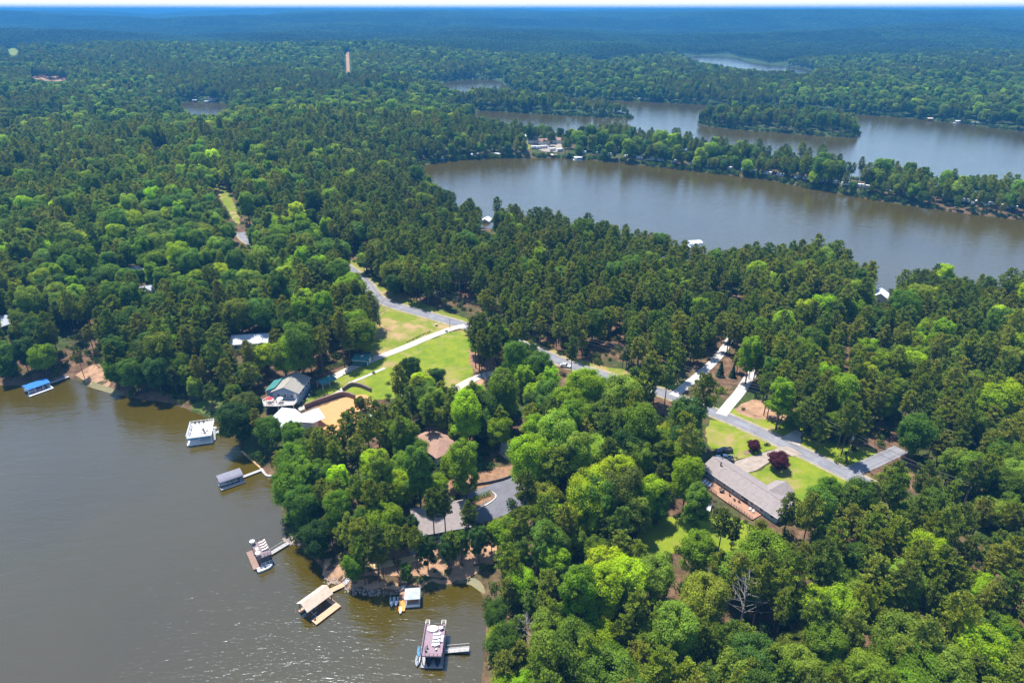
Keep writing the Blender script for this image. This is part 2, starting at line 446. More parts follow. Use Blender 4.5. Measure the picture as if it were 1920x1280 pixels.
def catmull(pts, n=8):
    pts = [Vector(p) for p in pts]; out = []
    for i in range(len(pts) - 1):
        p0, p1, p2, p3 = pts[max(i - 1, 0)], pts[i], pts[i + 1], pts[min(i + 2, len(pts) - 1)]
        for k in range(n):
            t = k / n
            out.append(0.5 * ((2 * p1) + (-p0 + p2) * t + (2 * p0 - 5 * p1 + 4 * p2 - p3) * t * t + (-p0 + 3 * p1 - 3 * p2 + p3) * t ** 3))
    return out + [pts[-1]]
def ribbon_outline(path, width):
    L, Rr = [], []
    for i, p in enumerate(path):
        d = (path[min(i + 1, len(path) - 1)] - path[max(i - 1, 0)]); d = Vector((d.x, d.y)).normalized(); n = Vector((-d.y, d.x))
        w = (width[i] if hasattr(width, '__len__') else width) / 2
        L.append(Vector((p.x, p.y)) + n * w); Rr.append(Vector((p.x, p.y)) - n * w)
    return L, Rr
def ribbon(name, path, width, mat, dz, kind='structure', parent=None, cols=9, label=None):
    L, Rr = ribbon_outline(path, width)
    L = np.array([tuple(p) for p in L]); Rr = np.array([tuple(p) for p in Rr])
    t = np.linspace(0, 1, cols)[None, :, None]
    P = L[:, None] * (1 - t) + Rr[:, None] * t
    Z = np.maximum(gz(P[..., 0], P[..., 1]), 0) + dz
    me = grid_mesh(name, P[..., 0][:, ::-1], P[..., 1][:, ::-1], Z[:, ::-1], MATS[mat])
    me.flip_normals() if me.polygons[0].normal.z < 0 else None
    a = me.attributes.new('across', 'FLOAT', 'POINT'); a.data.foreach_set('value', np.tile(np.linspace(0, 1, cols), len(path)).astype(np.float32))
    o = link(name, me, parent)
    if parent is None and kind: o['kind'] = kind
    if label: o['label'] = label
    return o
def ppath(px, n=8): return catmull([Vector((*G(u, v)[:2], 0)) for u, v in px], n)

MAIN_ROAD_PX = [(452, 436), (470, 455), (540, 474), (610, 482), (650, 500), (684, 528), (706, 556), (735, 571), (775, 583), (825, 597), (880, 613), (940, 632), (1000, 655), (1060, 681), (1110, 697), (1160, 712), (1250, 739), (1330, 770), (1420, 808), (1500, 846), (1592, 890), (1640, 914)]
MAIN_ROAD = ppath(MAIN_ROAD_PX, 8)
ribbon('road_shoulder', MAIN_ROAD, 8.0, 'verge_gravel', 0.09)
ribbon('road', MAIN_ROAD, 6.0, 'road_asphalt', 0.13, label='grey two-lane asphalt road winding through the woods')
SIDE_ROAD = ppath([(1588, 886), (1625, 872), (1660, 856), (1690, 842)], 8)
ribbon('side_road', SIDE_ROAD, 5.2, 'road_asphalt', 0.136, label='side road branching off right of the junction')
ribbon('driveway', ppath([(872, 611), (845, 617), (800, 634), (750, 655), (700, 674), (660, 690), (625, 708), (604, 722)], 6), [4.2] * 43, 'concrete', 0.17, label='long concrete driveway running down to the blue house')
ribbon('curved_driveway', ppath([(975, 690), (950, 695), (920, 701), (890, 710), (864, 723), (845, 738)], 6), 4.0, 'concrete', 0.17, label='short curved concrete driveway under the pines')
ribbon('gravel_drive', ppath([(1262, 742), (1285, 724), (1312, 702), (1340, 676), (1362, 648), (1372, 630)], 6), 3.8, 'pale_gravel', 0.17, label='pale gravel drive entering the pine wood')
ribbon('gravel_lane', ppath([(1352, 778), (1368, 758), (1385, 738), (1402, 712), (1416, 694)], 6), 4.2, 'pale_gravel', 0.17, label='pale gravel drive beside the utility pole')
psheet('ranch_driveway', [(1370, 868), (1395, 860), (1440, 846), (1468, 838), (1490, 844), (1468, 858), (1440, 868), (1418, 882), (1396, 888), (1375, 878)], 'old_concrete', 0.17, sm=0, label='worn concrete drive in front of the ranch house')
psheet('verge_apron', [(1458, 838), (1480, 838), (1505, 852), (1485, 856)], 'old_concrete', 0.175, sm=0)
psheet('verge_apron', [(1462, 822), (1492, 806), (1505, 812), (1500, 836)], 'concrete', 0.175, sm=0)
# grass, earth and shore
psheet('lawn', [(712, 566), (735, 574), (800, 592), (872, 612), (800, 634), (740, 659), (700, 673), (688, 655), (700, 632), (705, 600)], 'rough_grass', 0.05)
psheet('lawn', [(872, 616), (886, 640), (888, 690), (888, 706), (862, 726), (820, 730), (770, 740), (700, 752), (676, 742), (640, 735), (600, 742), (575, 760), (555, 766), (590, 735), (640, 706), (700, 678), (760, 655), (820, 630)], 'lawn', 0.055)
psheet('lawn', [(1330, 790), (1352, 786), (1420, 812), (1470, 838), (1440, 846), (1395, 860), (1370, 866), (1345, 850), (1320, 825)], 'lawn', 0.05)
psheet('lawn', [(1396, 888), (1420, 882), (1470, 858), (1500, 852), (1580, 892), (1620, 915), (1560, 980), (1500, 960), (1440, 915)], 'lawn', 0.05)
psheet('lawn', [(1190, 1000), (1230, 972), (1310, 965), (1420, 975), (1440, 1030), (1330, 1040), (1240, 1040), (1200, 1030)], 'lawn', 0.05)
psheet('lawn', [(722, 556), (700, 530), (735, 540), (800, 572), (900, 606), (1000, 640), (1100, 680), (1180, 695), (1290, 715), (1262, 735), (1170, 710), (1100, 690), (1000, 650), (890, 612), (800, 586)], 'rough_grass', 0.045)
psheet('lawn', [(1345, 770), (1400, 762), (1470, 790), (1520, 806), (1580, 826), (1660, 848), (1590, 880), (1500, 838), (1420, 800)], 'lawn', 0.045)
psheet('lawn', [(640, 490), (662, 486), (690, 508), (715, 530), (722, 556), (700, 552), (678, 524), (655, 505)], 'rough_grass', 0.045)
psheet('lawn', [(396, 338), (408, 346), (425, 352), (440, 385), (452, 415), (445, 425), (425, 392), (405, 360)], 'rough_grass', 0.05)
psheet('earth_slope', [(1375, 772), (1400, 750), (1440, 752), (1500, 780), (1480, 795), (1420, 785)], 'bare_earth', 0.058)
psheet('mulch_bed', [(886, 640), (905, 650), (940, 690), (905, 702), (886, 690), (876, 665)], 'straw_mulch', 0.062)
psheet('earth_slope', [(870, 726), (900, 708), (950, 702), (985, 720), (950, 745), (900, 745)], 'bare_earth', 0.055)
psheet('shore_bank', [(612, 1082), (600, 1052), (640, 1035), (760, 1020), (870, 985), (935, 975), (960, 1010), (930, 1050), (890, 1082), (845, 1090), (752, 1106), (670, 1106), (640, 1095)], 'bare_earth', 0.05)
psheet('earth_slope', [(1015, 1045), (1050, 1040), (1080, 1075), (1060, 1085), (1030, 1075)], 'orange_clay', 0.055)
psheet('earth_slope', [(770, 900), (850, 895), (960, 868), (985, 880), (975, 895), (870, 930), (770, 945)], 'straw_mulch', 0.055)
psheet('clay_yard', [(572, 790), (582, 768), (612, 760), (650, 742), (682, 738), (705, 752), (720, 790), (690, 830), (600, 828)], 'orange_clay', 0.075)
psheet('earth_bank', [(140, 704), (150, 695), (185, 680), (205, 700), (208, 728), (180, 724), (160, 716)], 'bare_earth', 0.05)
psheet('grass_bank', [(352, 764), (376, 752), (425, 748), (452, 770), (440, 800), (418, 790), (380, 776)], 'dark_grass', 0.05)
psheet('mud_flat', [(150, 716), (168, 714), (205, 726), (235, 738), (225, 743), (200, 735), (165, 725)], 'mud_shallow', 0.03, step=2)
psheet('mud_flat', [(850, 1090), (885, 1080), (905, 1092), (912, 1115), (895, 1105), (880, 1094)], 'mud_shallow', 0.03, step=2)

# ------------------------------------------------------------------ trees
def leaf_material(name, transl=0.30, rough=0.55, spec=0.35):
    m, nt, b = nodemat(name)
    at = nt.nodes.new('ShaderNodeAttribute'); at.attribute_type = 'INSTANCER'; at.attribute_name = 'tint'
    lv = nt.nodes.new('ShaderNodeAttribute'); lv.attribute_type = 'GEOMETRY'; lv.attribute_name = 'lv'
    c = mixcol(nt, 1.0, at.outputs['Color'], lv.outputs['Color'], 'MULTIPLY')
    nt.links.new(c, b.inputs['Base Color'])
    b.inputs['Roughness'].default_value = rough; b.inputs['Specular IOR Level'].default_value = spec
    t = nt.nodes.new('ShaderNodeBsdfTranslucent')
    nt.links.new(mixcol(nt, 1.0, c, (1.35, 1.25, 0.5), 'MULTIPLY'), t.inputs['Color'])
    mx = nt.nodes.new('ShaderNodeMixShader'); mx.inputs['Fac'].default_value = transl
    nt.links.new(b.outputs[0], mx.inputs[1]); nt.links.new(t.outputs[0], mx.inputs[2])
    nt.links.new(mx.outputs[0], nt.nodes['Material Output'].inputs['Surface'])
    return m
leaf_material('leaves', 0.50, 0.6, 0.14); leaf_material('needles', 0.40, 0.65, 0.10)
plain('bark', (0.105, 0.078, 0.060), 0.95, vary=0.25, scale=3, bumpy=0.6)
plain('pine_bark', (0.125, 0.080, 0.060), 0.95, vary=0.25, scale=3, bumpy=0.6)
plain('dead_wood', (0.34, 0.30, 0.27), 0.95, vary=0.2, scale=3)

def set_lv(me, per_face_col):
    a = me.attributes.new('lv', 'FLOAT_COLOR', 'FACE')
    c = np.ones((len(per_face_col), 4), np.float32); c[:, :3] = per_face_col
    a.data.foreach_set('color', c.ravel())
def unit(r, n):
    v = r.normal(size=(n, 3)); return v / np.linalg.norm(v, axis=1, keepdims=True)
def leaf_quads(P, N, S, r, aspect=0.62):
    """rhombic leaf clumps at P facing N of half-length S"""
    t = np.cross(N, unit(r, len(P))); t /= np.linalg.norm(t, axis=1, keepdims=True) + 1e-9
    w = np.cross(N, t)
    S = S[:, None]
    droop = N * S * 0.22
    V = np.stack([P + t * S - droop, P + w * S * aspect, P - t * S - droop, P - w * S * aspect], 1).reshape(-1, 3)
    F = np.arange(len(V)).reshape(-1, 4)
    return V, F
def crown_lobes(r, H, Rr, base, n, flat=1.0):
    """lobe centres through the crown volume, denser at the skin; egg shaped, widest below the middle"""
    C, Q = [], []
    ch = H - base
    for k in range(n):
        t = ((k + 0.5) / n) ** 0.85
        z = base + ch * (0.10 + 0.83 * t)
        prof = math.sin(math.pi * min(1.0, 0.22 + 0.76 * (1 - t) ** 0.9 if t > 0.45 else 0.30 + 0.42 * t / 0.45 + 0.0))
        prof = max(0.12, prof) * flat
        a = k * 2.39996 + r.uniform(-0.5, 0.5)
        rad = Rr * prof * r.uniform(0.42, 0.86)
        C.append((rad * math.cos(a), rad * math.sin(a), z + r.uniform(-0.4, 0.4))); Q.append(Rr * r.uniform(0.24, 0.42) * (0.85 + 0.3 * prof))
    return np.array(C), np.array(Q)
def broadleaf_crown(seed, H=18.0, Rr=5.0, base=5.5, nl=34, per=205, leaf=0.215, cores=True):
    r = rng(seed)
    C, Q = crown_lobes(r, H, Rr, base, int(nl * 1.7)); Q = Q * r.uniform(0.62, 1.05, len(Q))
    cen = np.array([0, 0, base + (H - base) * 0.45])
    VV, FF, LV = [], [], []; off = 0
    for c, q in zip(C, Q):
        n = int(per * (q / (0.33 * Rr)) ** 2)
        d = unit(r, n * 2); out = (c - cen) / (np.linalg.norm(c - cen) + 1e-6)
        keep = (d @ out > -0.35) | (d[:, 2] > 0.35); d = d[keep][:n]
        d[:, 2] *= 0.82
        P = c + d * q * r.uniform(0.72, 1.16, (len(d), 1))
        N = d * 0.9 + unit(r, len(d)) * 0.6 + np.array([0, 0, 0.25]); N /= np.linalg.norm(N, axis=1, keepdims=True)
        V, F = leaf_quads(P, N, leaf * r.uniform(0.6, 1.35, len(d)), r)
        lob = r.uniform(0.82, 1.16)
        lv = lob * r.uniform(0.84, 1.16, (len(d), 1)) * np.array([1.0, 1.0, 1.0]) * (1 + r.uniform(-0.10, 0.10, (len(d), 3)))
        VV.append(V); FF.append(F + off); LV.append(lv); off += len(V)
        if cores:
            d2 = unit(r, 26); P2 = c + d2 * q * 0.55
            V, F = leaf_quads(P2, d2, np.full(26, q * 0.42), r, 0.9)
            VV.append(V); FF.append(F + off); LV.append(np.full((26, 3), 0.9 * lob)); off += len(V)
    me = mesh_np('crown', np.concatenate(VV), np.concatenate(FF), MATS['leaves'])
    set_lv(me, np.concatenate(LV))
    return me, C, Q
def limb_mesh(name, seed, H, base, C, mat, rad=0.28, nlimb=7, top=0.8):
    mb = MB(); r = random.Random(seed)
    lean = (r.uniform(-.3, .3), r.uniform(-.3, .3))
    zs = [-0.6, 0.4, base * 0.5, base, base + (H - base) * 0.4, base + (H - base) * top]
    P = [(lean[0] * z / H, lean[1] * z / H, z) for z in zs]
    mb.tube(P, [rad * 1.5, rad * 1.1, rad * 0.9, rad * 0.75, rad * 0.45, rad * 0.12], 7)
    order = sorted(range(len(C)), key=lambda k: C[k][2])[:nlimb * 2:2]
    for k in order:
        c = C[k]; z0 = max(base * 0.75, c[2] - 2.6 - r.random() * 1.5); p0 = (lean[0] * z0 / H, lean[1] * z0 / H, z0)
        mid = ((p0[0] + c[0]) / 2, (p0[1] + c[1]) / 2, (p0[2] * 0.55 + c[2] * 0.45))
        mb.tube([p0, mid, tuple(c)], [rad * 0.42, rad * 0.28, rad * 0.1], 5)
    return mb.mesh(name, mat, smooth=True)
def pine_crown(seed, H=21.0, Rr=3.3, base=11.0, tufts=330, needles=18, ln=0.60):
    r = rng(seed); T = []
    levels = 11
    for k in range(levels):
        t = k / (levels - 1)
        z = base + (H - base - 0.6) * t
        w = Rr * (0.55 + 0.45 * math.sin(math.pi * (0.15 + 0.6 * t))) * (1 - t ** 5 * 0.62)
        nb = max(3, int(6 * (1 - 0.45 * t)))
        a0 = r.uniform(0, 6.28)
        for b in range(nb):
            a = a0 + b * 6.283 / nb + r.uniform(-0.35, 0.35); L = w * r.uniform(0.65, 1.12)
            m = max(2, int(tufts / (levels * 4.6)))
            for j in range(m):
                s = L * (0.30 + 0.70 * (j + r.uniform(0, 1)) / m)
                T.append((s * math.cos(a + r.uniform(-.22, .22)), s * math.sin(a + r.uniform(-.22, .22)), z + 0.16 * s + r.uniform(-0.35, 0.55)))
    T.append((0, 0, H - 0.3))
    T = np.array(T); n = len(T)
    D = unit(r, n * needles).reshape(n, needles, 3); D[..., 2] = D[..., 2] * 0.75 + 0.30
    D /= np.linalg.norm(D, axis=-1, keepdims=True)
    ts = r.uniform(0.75, 1.3, (n, 1, 1))
    c = T[:, None] + D * 0.10
    tip = T[:, None] + D * ln * ts * r.uniform(0.75, 1.2, (n, needles, 1))
    w = np.cross(D, unit(r, n * needles).reshape(n, needles, 3)); w /= np.linalg.norm(w, axis=-1, keepdims=True) + 1e-9
    w = w * 0.15 * ts
    mid = (c * 0.4 + tip * 0.6)
    V = np.stack([c, mid + w, tip, mid - w], 2).reshape(-1, 3)
    me = mesh_np('crown', V, np.arange(len(V)).reshape(-1, 4), MATS['needles'])
    lv = np.repeat(r.uniform(0.75, 1.25, (n, 1)), needles, 1)[..., None] * r.uniform(0.8, 1.2, (n, needles, 1)) * np.ones(3)
    set_lv(me, lv.reshape(-1, 3))
    return me, T
def pine_trunk(seed, H, base, T):
    mb = MB(); r = random.Random(seed)
    mb.tube([(0, 0, -0.6), (0, 0, 0.5), (0.1, 0, base * 0.6), (0.05, 0.1, base), (0, 0, H - 1.0)], [0.30, 0.24, 0.20, 0.16, 0.05], 7)
    for k in range(9):
        t = T[r.randrange(len(T))]; z0 = max(base * 0.8, t[2] - 0.6)
        mb.tube([(0, 0, z0), (t[0] * 0.9, t[1] * 0.9, t[2])], [0.06, 0.025], 4)
    return mb.mesh('trunk', 'pine_bark', smooth=True)

# prototypes: (crown mesh, trunk mesh, height, radius)
BROAD, PINE = [], []
for k, (H, Rr, b, nl) in enumerate([(18, 5.2, 5.0, 40), (16, 4.4, 4.0, 34), (20, 4.8, 6.0, 42), (15, 5.0, 3.6, 36), (19, 4.0, 5.0, 34), (13, 4.2, 2.8, 30), (17, 5.8, 5.5, 44), (21, 3.6, 6.0, 34), (16, 6.2, 5.0, 44), (14, 3.6, 3.0, 24)]):
    cm, C, Q = broadleaf_crown(100 + k, H, Rr, b, nl)
    BROAD.append((cm, limb_mesh('trunk', k, H, b, C, 'bark'), H, Rr))
for k, (H, Rr, b) in enumerate([(20, 3.8, 10.0), (22, 3.5, 12.0), (18, 4.1, 7.5), (21, 4.0, 10.5), (16.5, 3.4, 6.0), (23, 4.3, 13.0)]):
    cm, T = pine_crown(200 + k, H, Rr, b)
    PINE.append((cm, pine_trunk(k, H, b, T), H, Rr))

# ---- where trees may stand: never on roads, lawns, yards; and nowhere that would hide what the photograph shows open
OPEN_PX = [
    [(716, 556), (790, 572), (884, 606), (880, 640), (884, 690), (948, 690), (944, 706), (866, 730), (848, 716), (835, 690), (810, 690), (760, 690), (720, 700), (690, 740), (640, 780), (590, 800), (560, 775), (490, 775), (490, 740), (540, 700), (590, 700), (650, 660), (680, 650), (706, 625)],
    [(640, 492), (660, 490), (700, 525), (716, 556), (700, 556), (680, 530)],
    [(722, 538), (800, 560), (890, 588), (888, 612), (790, 582), (720, 562)], [(1236, 742), (1288, 700), (1348, 640), (1380, 648), (1338, 700), (1400, 690), (1426, 704), (1398, 760), (1345, 778)],
    [(338, 188), (422, 190), (420, 212), (365, 216), (345, 208)], [(826, 151), (944, 149), (950, 166), (850, 169)], [(950, 164), (1000, 177), (1130, 188), (1250, 193), (1215, 206), (1130, 190), (1050, 183)], [(646, 96), (656, 96), (658, 140), (648, 140)], [(860, 212), (1000, 220), (1180, 229), (1070, 242), (930, 223)],
    [(1286, 104), (1385, 107), (1400, 118), (1525, 130), (1526, 138), (1400, 131), (1300, 114)], [(1195, 192), (1300, 198), (1300, 240), (1195, 225)],
    [(1042, 672), (1110, 688), (1160, 700), (1172, 716), (1100, 700), (1050, 690)],
    [(1105, 684), (1180, 690), (1200, 700), (1170, 708)],
    [(1244, 735), (1300, 706), (1362, 644), (1372, 652), (1322, 714), (1345, 762), (1400, 705), (1412, 716), (1385, 760), (1440, 762), (1470, 790), (1500, 800), (1545, 850), (1570, 860), (1650, 840), (1665, 852), (1640, 872), (1590, 900), (1550, 930), (1500, 940), (1478, 955), (1430, 975), (1330, 945), (1325, 880), (1310, 830), (1325, 800), (1340, 792), (1262, 752)],
    [(1214, 990), (1260, 972), (1330, 975), (1400, 990), (1396, 1008), (1320, 1012), (1270, 1022), (1222, 1022)],
    [(762, 948), (872, 932), (880, 918), (940, 890), (966, 880), (985, 895), (972, 928), (900, 965), (870, 1000), (778, 1000)],
    [(602, 1096), (640, 1082), (700, 1072), (780, 1060), (860, 1052), (905, 1015), (930, 1000), (932, 1015), (870, 1090), (760, 1150), (650, 1140)],
    [(140, 690), (200, 690), (210, 728), (160, 722)],
    [(40, 716), (85, 704), (135, 704), (132, 718), (62, 746)], [(346, 786), (408, 786), (408, 830), (346, 832)], [(402, 880), (460, 872), (494, 874), (496, 888), (430, 922), (402, 910)],
    [(464, 1008), (500, 1002), (538, 1014), (520, 1050), (518, 1066), (484, 1070)], [(552, 1120), (610, 1090), (650, 1078), (640, 1130), (595, 1168)], [(732, 1098), (796, 1092), (794, 1142), (736, 1150)],
    [(776, 1158), (842, 1158), (842, 1206), (868, 1210), (868, 1226), (838, 1246), (776, 1248)], [(452, 842), (492, 878), (486, 884), (450, 850)],
    [(490, 690), (640, 690), (640, 790), (500, 800)],
    [(655, 650), (705, 650), (705, 685), (655, 690)],
    [(814, 803), (836, 802), (838, 826), (822, 828)], [(936, 822), (958, 818), (962, 836), (940, 838)],
    [(440, 610), (508, 612), (500, 640), (440, 645)],
    [(1640, 535), (1665, 532), (1662, 562), (1640, 562)],
    [(0, 592), (20, 592), (16, 622), (0, 624)],
    [(262, 530), (290, 526), (290, 548), (262, 548)], [(248, 494), (272, 492), (272, 512), (250, 512)],
    [(56, 138), (126, 143), (126, 154), (60, 151)], [(15, 90), (33, 91), (33, 107), (17, 105)],
    [(398, 342), (410, 346), (430, 352), (452, 412), (446, 424), (424, 390)], [(442, 438), (462, 440), (460, 458), (444, 458)],
    [(985, 258), (1050, 262), (1054, 284), (1000, 281)], [(352, 764), (376, 752), (408, 752), (412, 786), (380, 778)],
    [(905, 395), (922, 395), (920, 430), (903, 430)],
]
MASK = np.zeros((321, 481), bool)                  # 4-px cells
_mu, _mv = np.meshgrid(np.arange(481) * 4.0, np.arange(321) * 4.0)
for p in OPEN_PX: MASK |= inside(np.array(p, float), _mu, _mv)
def hides_open(x, y, z, h, r, base_frac=0.35):
    """does the crown (ellipsoid) or trunk cover an open place in the photograph?"""
    bad = np.zeros(len(x), bool)
    cz = z + h * (base_frac + 1) / 2; rz = h * (1 - base_frac) / 2
    for a, b in [(0, 0), (0, .85), (0, -.85), (.9, 0), (-.9, 0), (.6, .6), (-.6, .6), (.6, -.6), (-.6, -.6), (.45, 0), (-.45, 0), (0, .45), (0, -.45)]:
        u, v = project(x + a * r, y, cz + b * rz)
        i = np.round(v / 4).astype(int); j = np.round(u / 4).astype(int)
        ok = (i >= 0) & (i < 321) & (j >= 0) & (j < 481)
        bad |= ok & MASK[np.clip(i, 0, 320), np.clip(j, 0, 480)]
    return bad
ROADS = [np.array([(p.x, p.y) for p in MAIN_ROAD]), np.array([(p.x, p.y) for p in SIDE_ROAD])]
def dist_line(path, x, y):
    d = np.full(x.shape, 1e12)
    for i in range(len(path) - 1):
        x0, y0 = path[i]; x1, y1 = path[i + 1]
        ex, ey = x1 - x0, y1 - y0; t = np.clip(((x - x0) * ex + (y - y0) * ey) / (ex * ex + ey * ey + 1e-9), 0, 1)
        d = np.minimum(d, (x - x0 - t * ex) ** 2 + (y - y0 - t * ey) ** 2)
    return np.sqrt(d)
PINE_ZONES = [([(880, 430), (1000, 392), (1250, 425), (1330, 465), (1500, 465), (1600, 540), (1580, 700), (1480, 740), (1380, 700), (1280, 690), (1100, 650), (900, 580), (800, 540)], 0.88),
              ([(600, 310), (760, 330), (900, 380), (1010, 375), (1010, 430), (880, 480), (700, 500), (600, 450)], 0.72),
              ([(1150, 960), (1300, 1030), (1700, 890), (2200, 900), (2200, 1400), (1300, 1400), (1050, 1150)], 0.50),
              ([(1600, 480), (2200, 500), (2200, 640), (1600, 640)], 0.65), ([(1250, 690), (1500, 690), (1550, 800), (1400, 760)], 0.7),
              ([(620, 960), (960, 900), (960, 1090), (640, 1100)], 0.6)]
PAL_B = np.array([(0.094, 0.162, 0.014), (0.150, 0.250, 0.010), (0.068, 0.135, 0.026), (0.066, 0.122, 0.016), (0.132, 0.182, 0.022), (0.205, 0.295, 0.010), (0.128, 0.200, 0.030)])
PAL_P = np.array([(0.104, 0.146, 0.022), (0.126, 0.166, 0.020), (0.086, 0.132, 0.028), (0.140, 0.166, 0.032)])

def candidates(y0, y1, cell, seed, umargin=260, d_min=1.8):
    r = rng(seed)
    xm = y1 * 1.05 + 150
    gx, gy = np.meshgrid(np.arange(-xm, xm, cell), np.arange(y0, y1, cell))
    x = gx.ravel() + r.uniform(-.42, .42, gx.size) * cell; y = gy.ravel() + r.uniform(-.42, .42, gx.size) * cell
    u, v = project(x, y, 10.0)
    k = (u > -umargin) & (u < 1920 + umargin) & (v < 1560)
    x, y = x[k], y[k]
    k = gz(x, y) > 0.12
    x, y = x[k], y[k]
    k = shore_distance(x, y) > d_min
    return x[k], y[k], r
def make_stand(y0, y1, cell, seed, strict):
    x, y, r = candidates(y0, y1, cell, seed)
    z = gz(x, y); n = len(x)
    u, v = project(x, y, z + 13)
    pp = 0.12 + 0.60 * sstep(0.44, 0.60, np.where(y > 480, fbm(x / 170, y / 170, 77), fbm(x / 70, y / 70, 77)))
    for poly, q in PINE_ZONES: pp = np.where(inside(np.array(poly, float), u, v), q, pp)
    pine = r.uniform(size=n) < pp
    keep = pine | (r.uniform(size=n) < 0.62)
    proto = np.where(pine, r.randint(0, len(PINE), n), r.randint(0, len(BROAD), n))
    s = np.where(pine, r.uniform(0.74, 1.05, n), r.uniform(0.66, 1.2, n))
    d = shore_distance(x, y)
    s *= 0.82 + 0.40 * fbm(x / 55, y / 55, 63, 2)                       # older and younger patches
    keep &= fbm(x / 26, y / 26, 29, 2) < 0.74                           # small openings
    s *= np.where(y > 600, np.clip(0.92 + d / 200, 0.92, 1.05), np.clip(0.78 + d / 60, 0.78, 1.0))
    hh = np.where(pine, np.array([p[2] for p in PINE])[proto % len(PINE)], np.array([p[2] for p in BROAD])[proto % len(BROAD)]) * s
    rr = np.where(pine, np.array([p[3] for p in PINE])[proto % len(PINE)], np.array([p[3] for p in BROAD])[proto % len(BROAD)]) * s
    for rd in ROADS: keep &= dist_line(rd, x, y) > 5.2
    if strict: keep &= ~hides_open(x, y, z, hh, rr)
    # colour of each tree
    warm = sstep(100, 900, u) * sstep(250, 700, v)
    w = np.stack([np.full(n, .26), .10 + .24 * warm, .26 - .18 * warm, .18 - .08 * warm, np.full(n, .08), .03 + .11 * warm, np.full(n, .18)], 1)
    w /= w.sum(1, keepdims=True); pick = fbm(x / 38, y / 38, 91, 2); pick = np.argsort(np.argsort(pick)) / max(1, n)          # like kinds stand together
    pick = (0.62 * pick + 0.62 * r.uniform(size=n)) % 1.0
    ci = (pick[:, None] > np.cumsum(w, 1)).sum(1).clip(0, 6)
    tint = np.where(pine[:, None], PAL_P[r.randint(0, 4, n)], PAL_B[ci]) * np.where(pine, r.uniform(0.82, 1.2, n), r.uniform(0.78, 1.42, n))[:, None] * np.array([1.46, 1.38, 0.88]) * (1 + r.uniform(-.07, .07, (n, 3)))
    tint = tint * (0.70 + 0.60 * fbm(x / 240, y / 240, 15, 2))[:, None]                 # stands of different age
    k = keep
    return dict(x=x[k], y=y[k], z=z[k], s=s[k], pine=pine[k], proto=proto[k], h=hh[k], r=rr[k], tint=tint[k], rot=r.uniform(0, 6.283, k.sum()), tone=ci[k], sx=r.uniform(.86, 1.14, k.sum()), sz=r.uniform(.84, 1.14, k.sum()))
NEAR = make_stand(70, 520, 5.5, 11, True)
MID = make_stand(520, 2100, 6.5, 12, True)

# ---- the trees that show largest stand as single trees, the rest as two woods
def wood(name, label, rows, meshes, size_attr=True, nrm=None):
    """one mass of trees: points carrying instances"""
    me = bpy.data.meshes.new(name)
    n = len(rows['x'])
    me.vertices.add(n); me.vertices.foreach_set('co', np.stack([rows['x'], rows['y'], rows['z']], 1).astype(np.float32).ravel())
    def att(nm, ty, val, key):
        a = me.attributes.new(nm, ty, 'POINT'); a.data.foreach_set(key, np.ascontiguousarray(val).ravel())
    att('tint', 'FLOAT_VECTOR', rows['tint'].astype(np.float32), 'vector')
    att('idx', 'INT', rows['proto'].astype(np.int32), 'value')
    rot = np.zeros((n, 3), np.float32); rot[:, 2] = rows['rot']
    if 'tilt' in rows: rot[:, :2] = rows['tilt']
    att('rot', 'FLOAT_VECTOR', rot, 'vector')
    sc = np.stack([rows['s'], rows['s'], rows['s']], 1)
    if 'sx' in rows: sc = sc * np.stack([rows['sx'], 2 - rows['sx'], rows['sz']], 1)
    att('scl', 'FLOAT_VECTOR', sc.astype(np.float32), 'vector')
    me.update()
    o = link(name, me); tag(o, label, None, None, 'stuff')
    coll = bpy.data.collections.new(name + '_kinds')
    for k, parts in enumerate(meshes):
        ob = bpy.data.objects.new('%s_kind_%02d' % (name, k), parts); coll.objects.link(ob)
    ng = bpy.data.node_groups.new(name, 'GeometryNodeTree')
    ng.interface.new_socket('Geometry', in_out='INPUT', socket_type='NodeSocketGeometry')
    ng.interface.new_socket('Geometry', in_out='OUTPUT', socket_type='NodeSocketGeometry')
    N = ng.nodes; L = ng.links
    gi = N.new('NodeGroupInput'); go = N.new('NodeGroupOutput'); ip = N.new('GeometryNodeInstanceOnPoints'); ci = N.new('GeometryNodeCollectionInfo')
    ci.inputs['Collection'].default_value = coll; ci.inputs['Separate Children'].default_value = True; ci.inputs['Reset Children'].default_value = True
    ip.inputs['Pick Instance'].default_value = True
    def named(nm, ty):
        a = N.new('GeometryNodeInputNamedAttribute'); a.data_type = ty; a.inputs['Name'].default_value = nm
        return [s for s in a.outputs if s.enabled and s.name == 'Attribute'][0]
    L.new(gi.outputs[0], ip.inputs['Points']); L.new(ci.outputs[0], ip.inputs['Instance'])
    L.new(named('idx', 'INT'), ip.inputs['Instance Index']); L.new(named('scl', 'FLOAT_VECTOR'), ip.inputs['Scale'])
    e2r = N.new('FunctionNodeEulerToRotation'); L.new(named('rot', 'FLOAT_VECTOR'), e2r.inputs[0]); L.new(e2r.outputs[0], ip.inputs['Rotation'])
    L.new(ip.outputs[0], go.inputs[0])
    md = o.modifiers.new('scatter', 'NODES'); md.node_group = ng
    return o
def join_meshes(name, crown, trunk):
    bm = bmesh.new(); bm.from_mesh(crown)
    me = bpy.data.meshes.new(name)
    nf = len(crown.polygons)
    bm.from_mesh(trunk); bm.to_mesh(me); bm.free()
    me.materials.append(crown.materials[0]); me.materials.append(trunk.materials[0])
    mi = np.zeros(len(me.polygons), np.int32); mi[nf:] = 1; me.polygons.foreach_set('material_index', mi)
    return me
def sub(rows, k): return {q: w[k] for q, w in rows.items()}
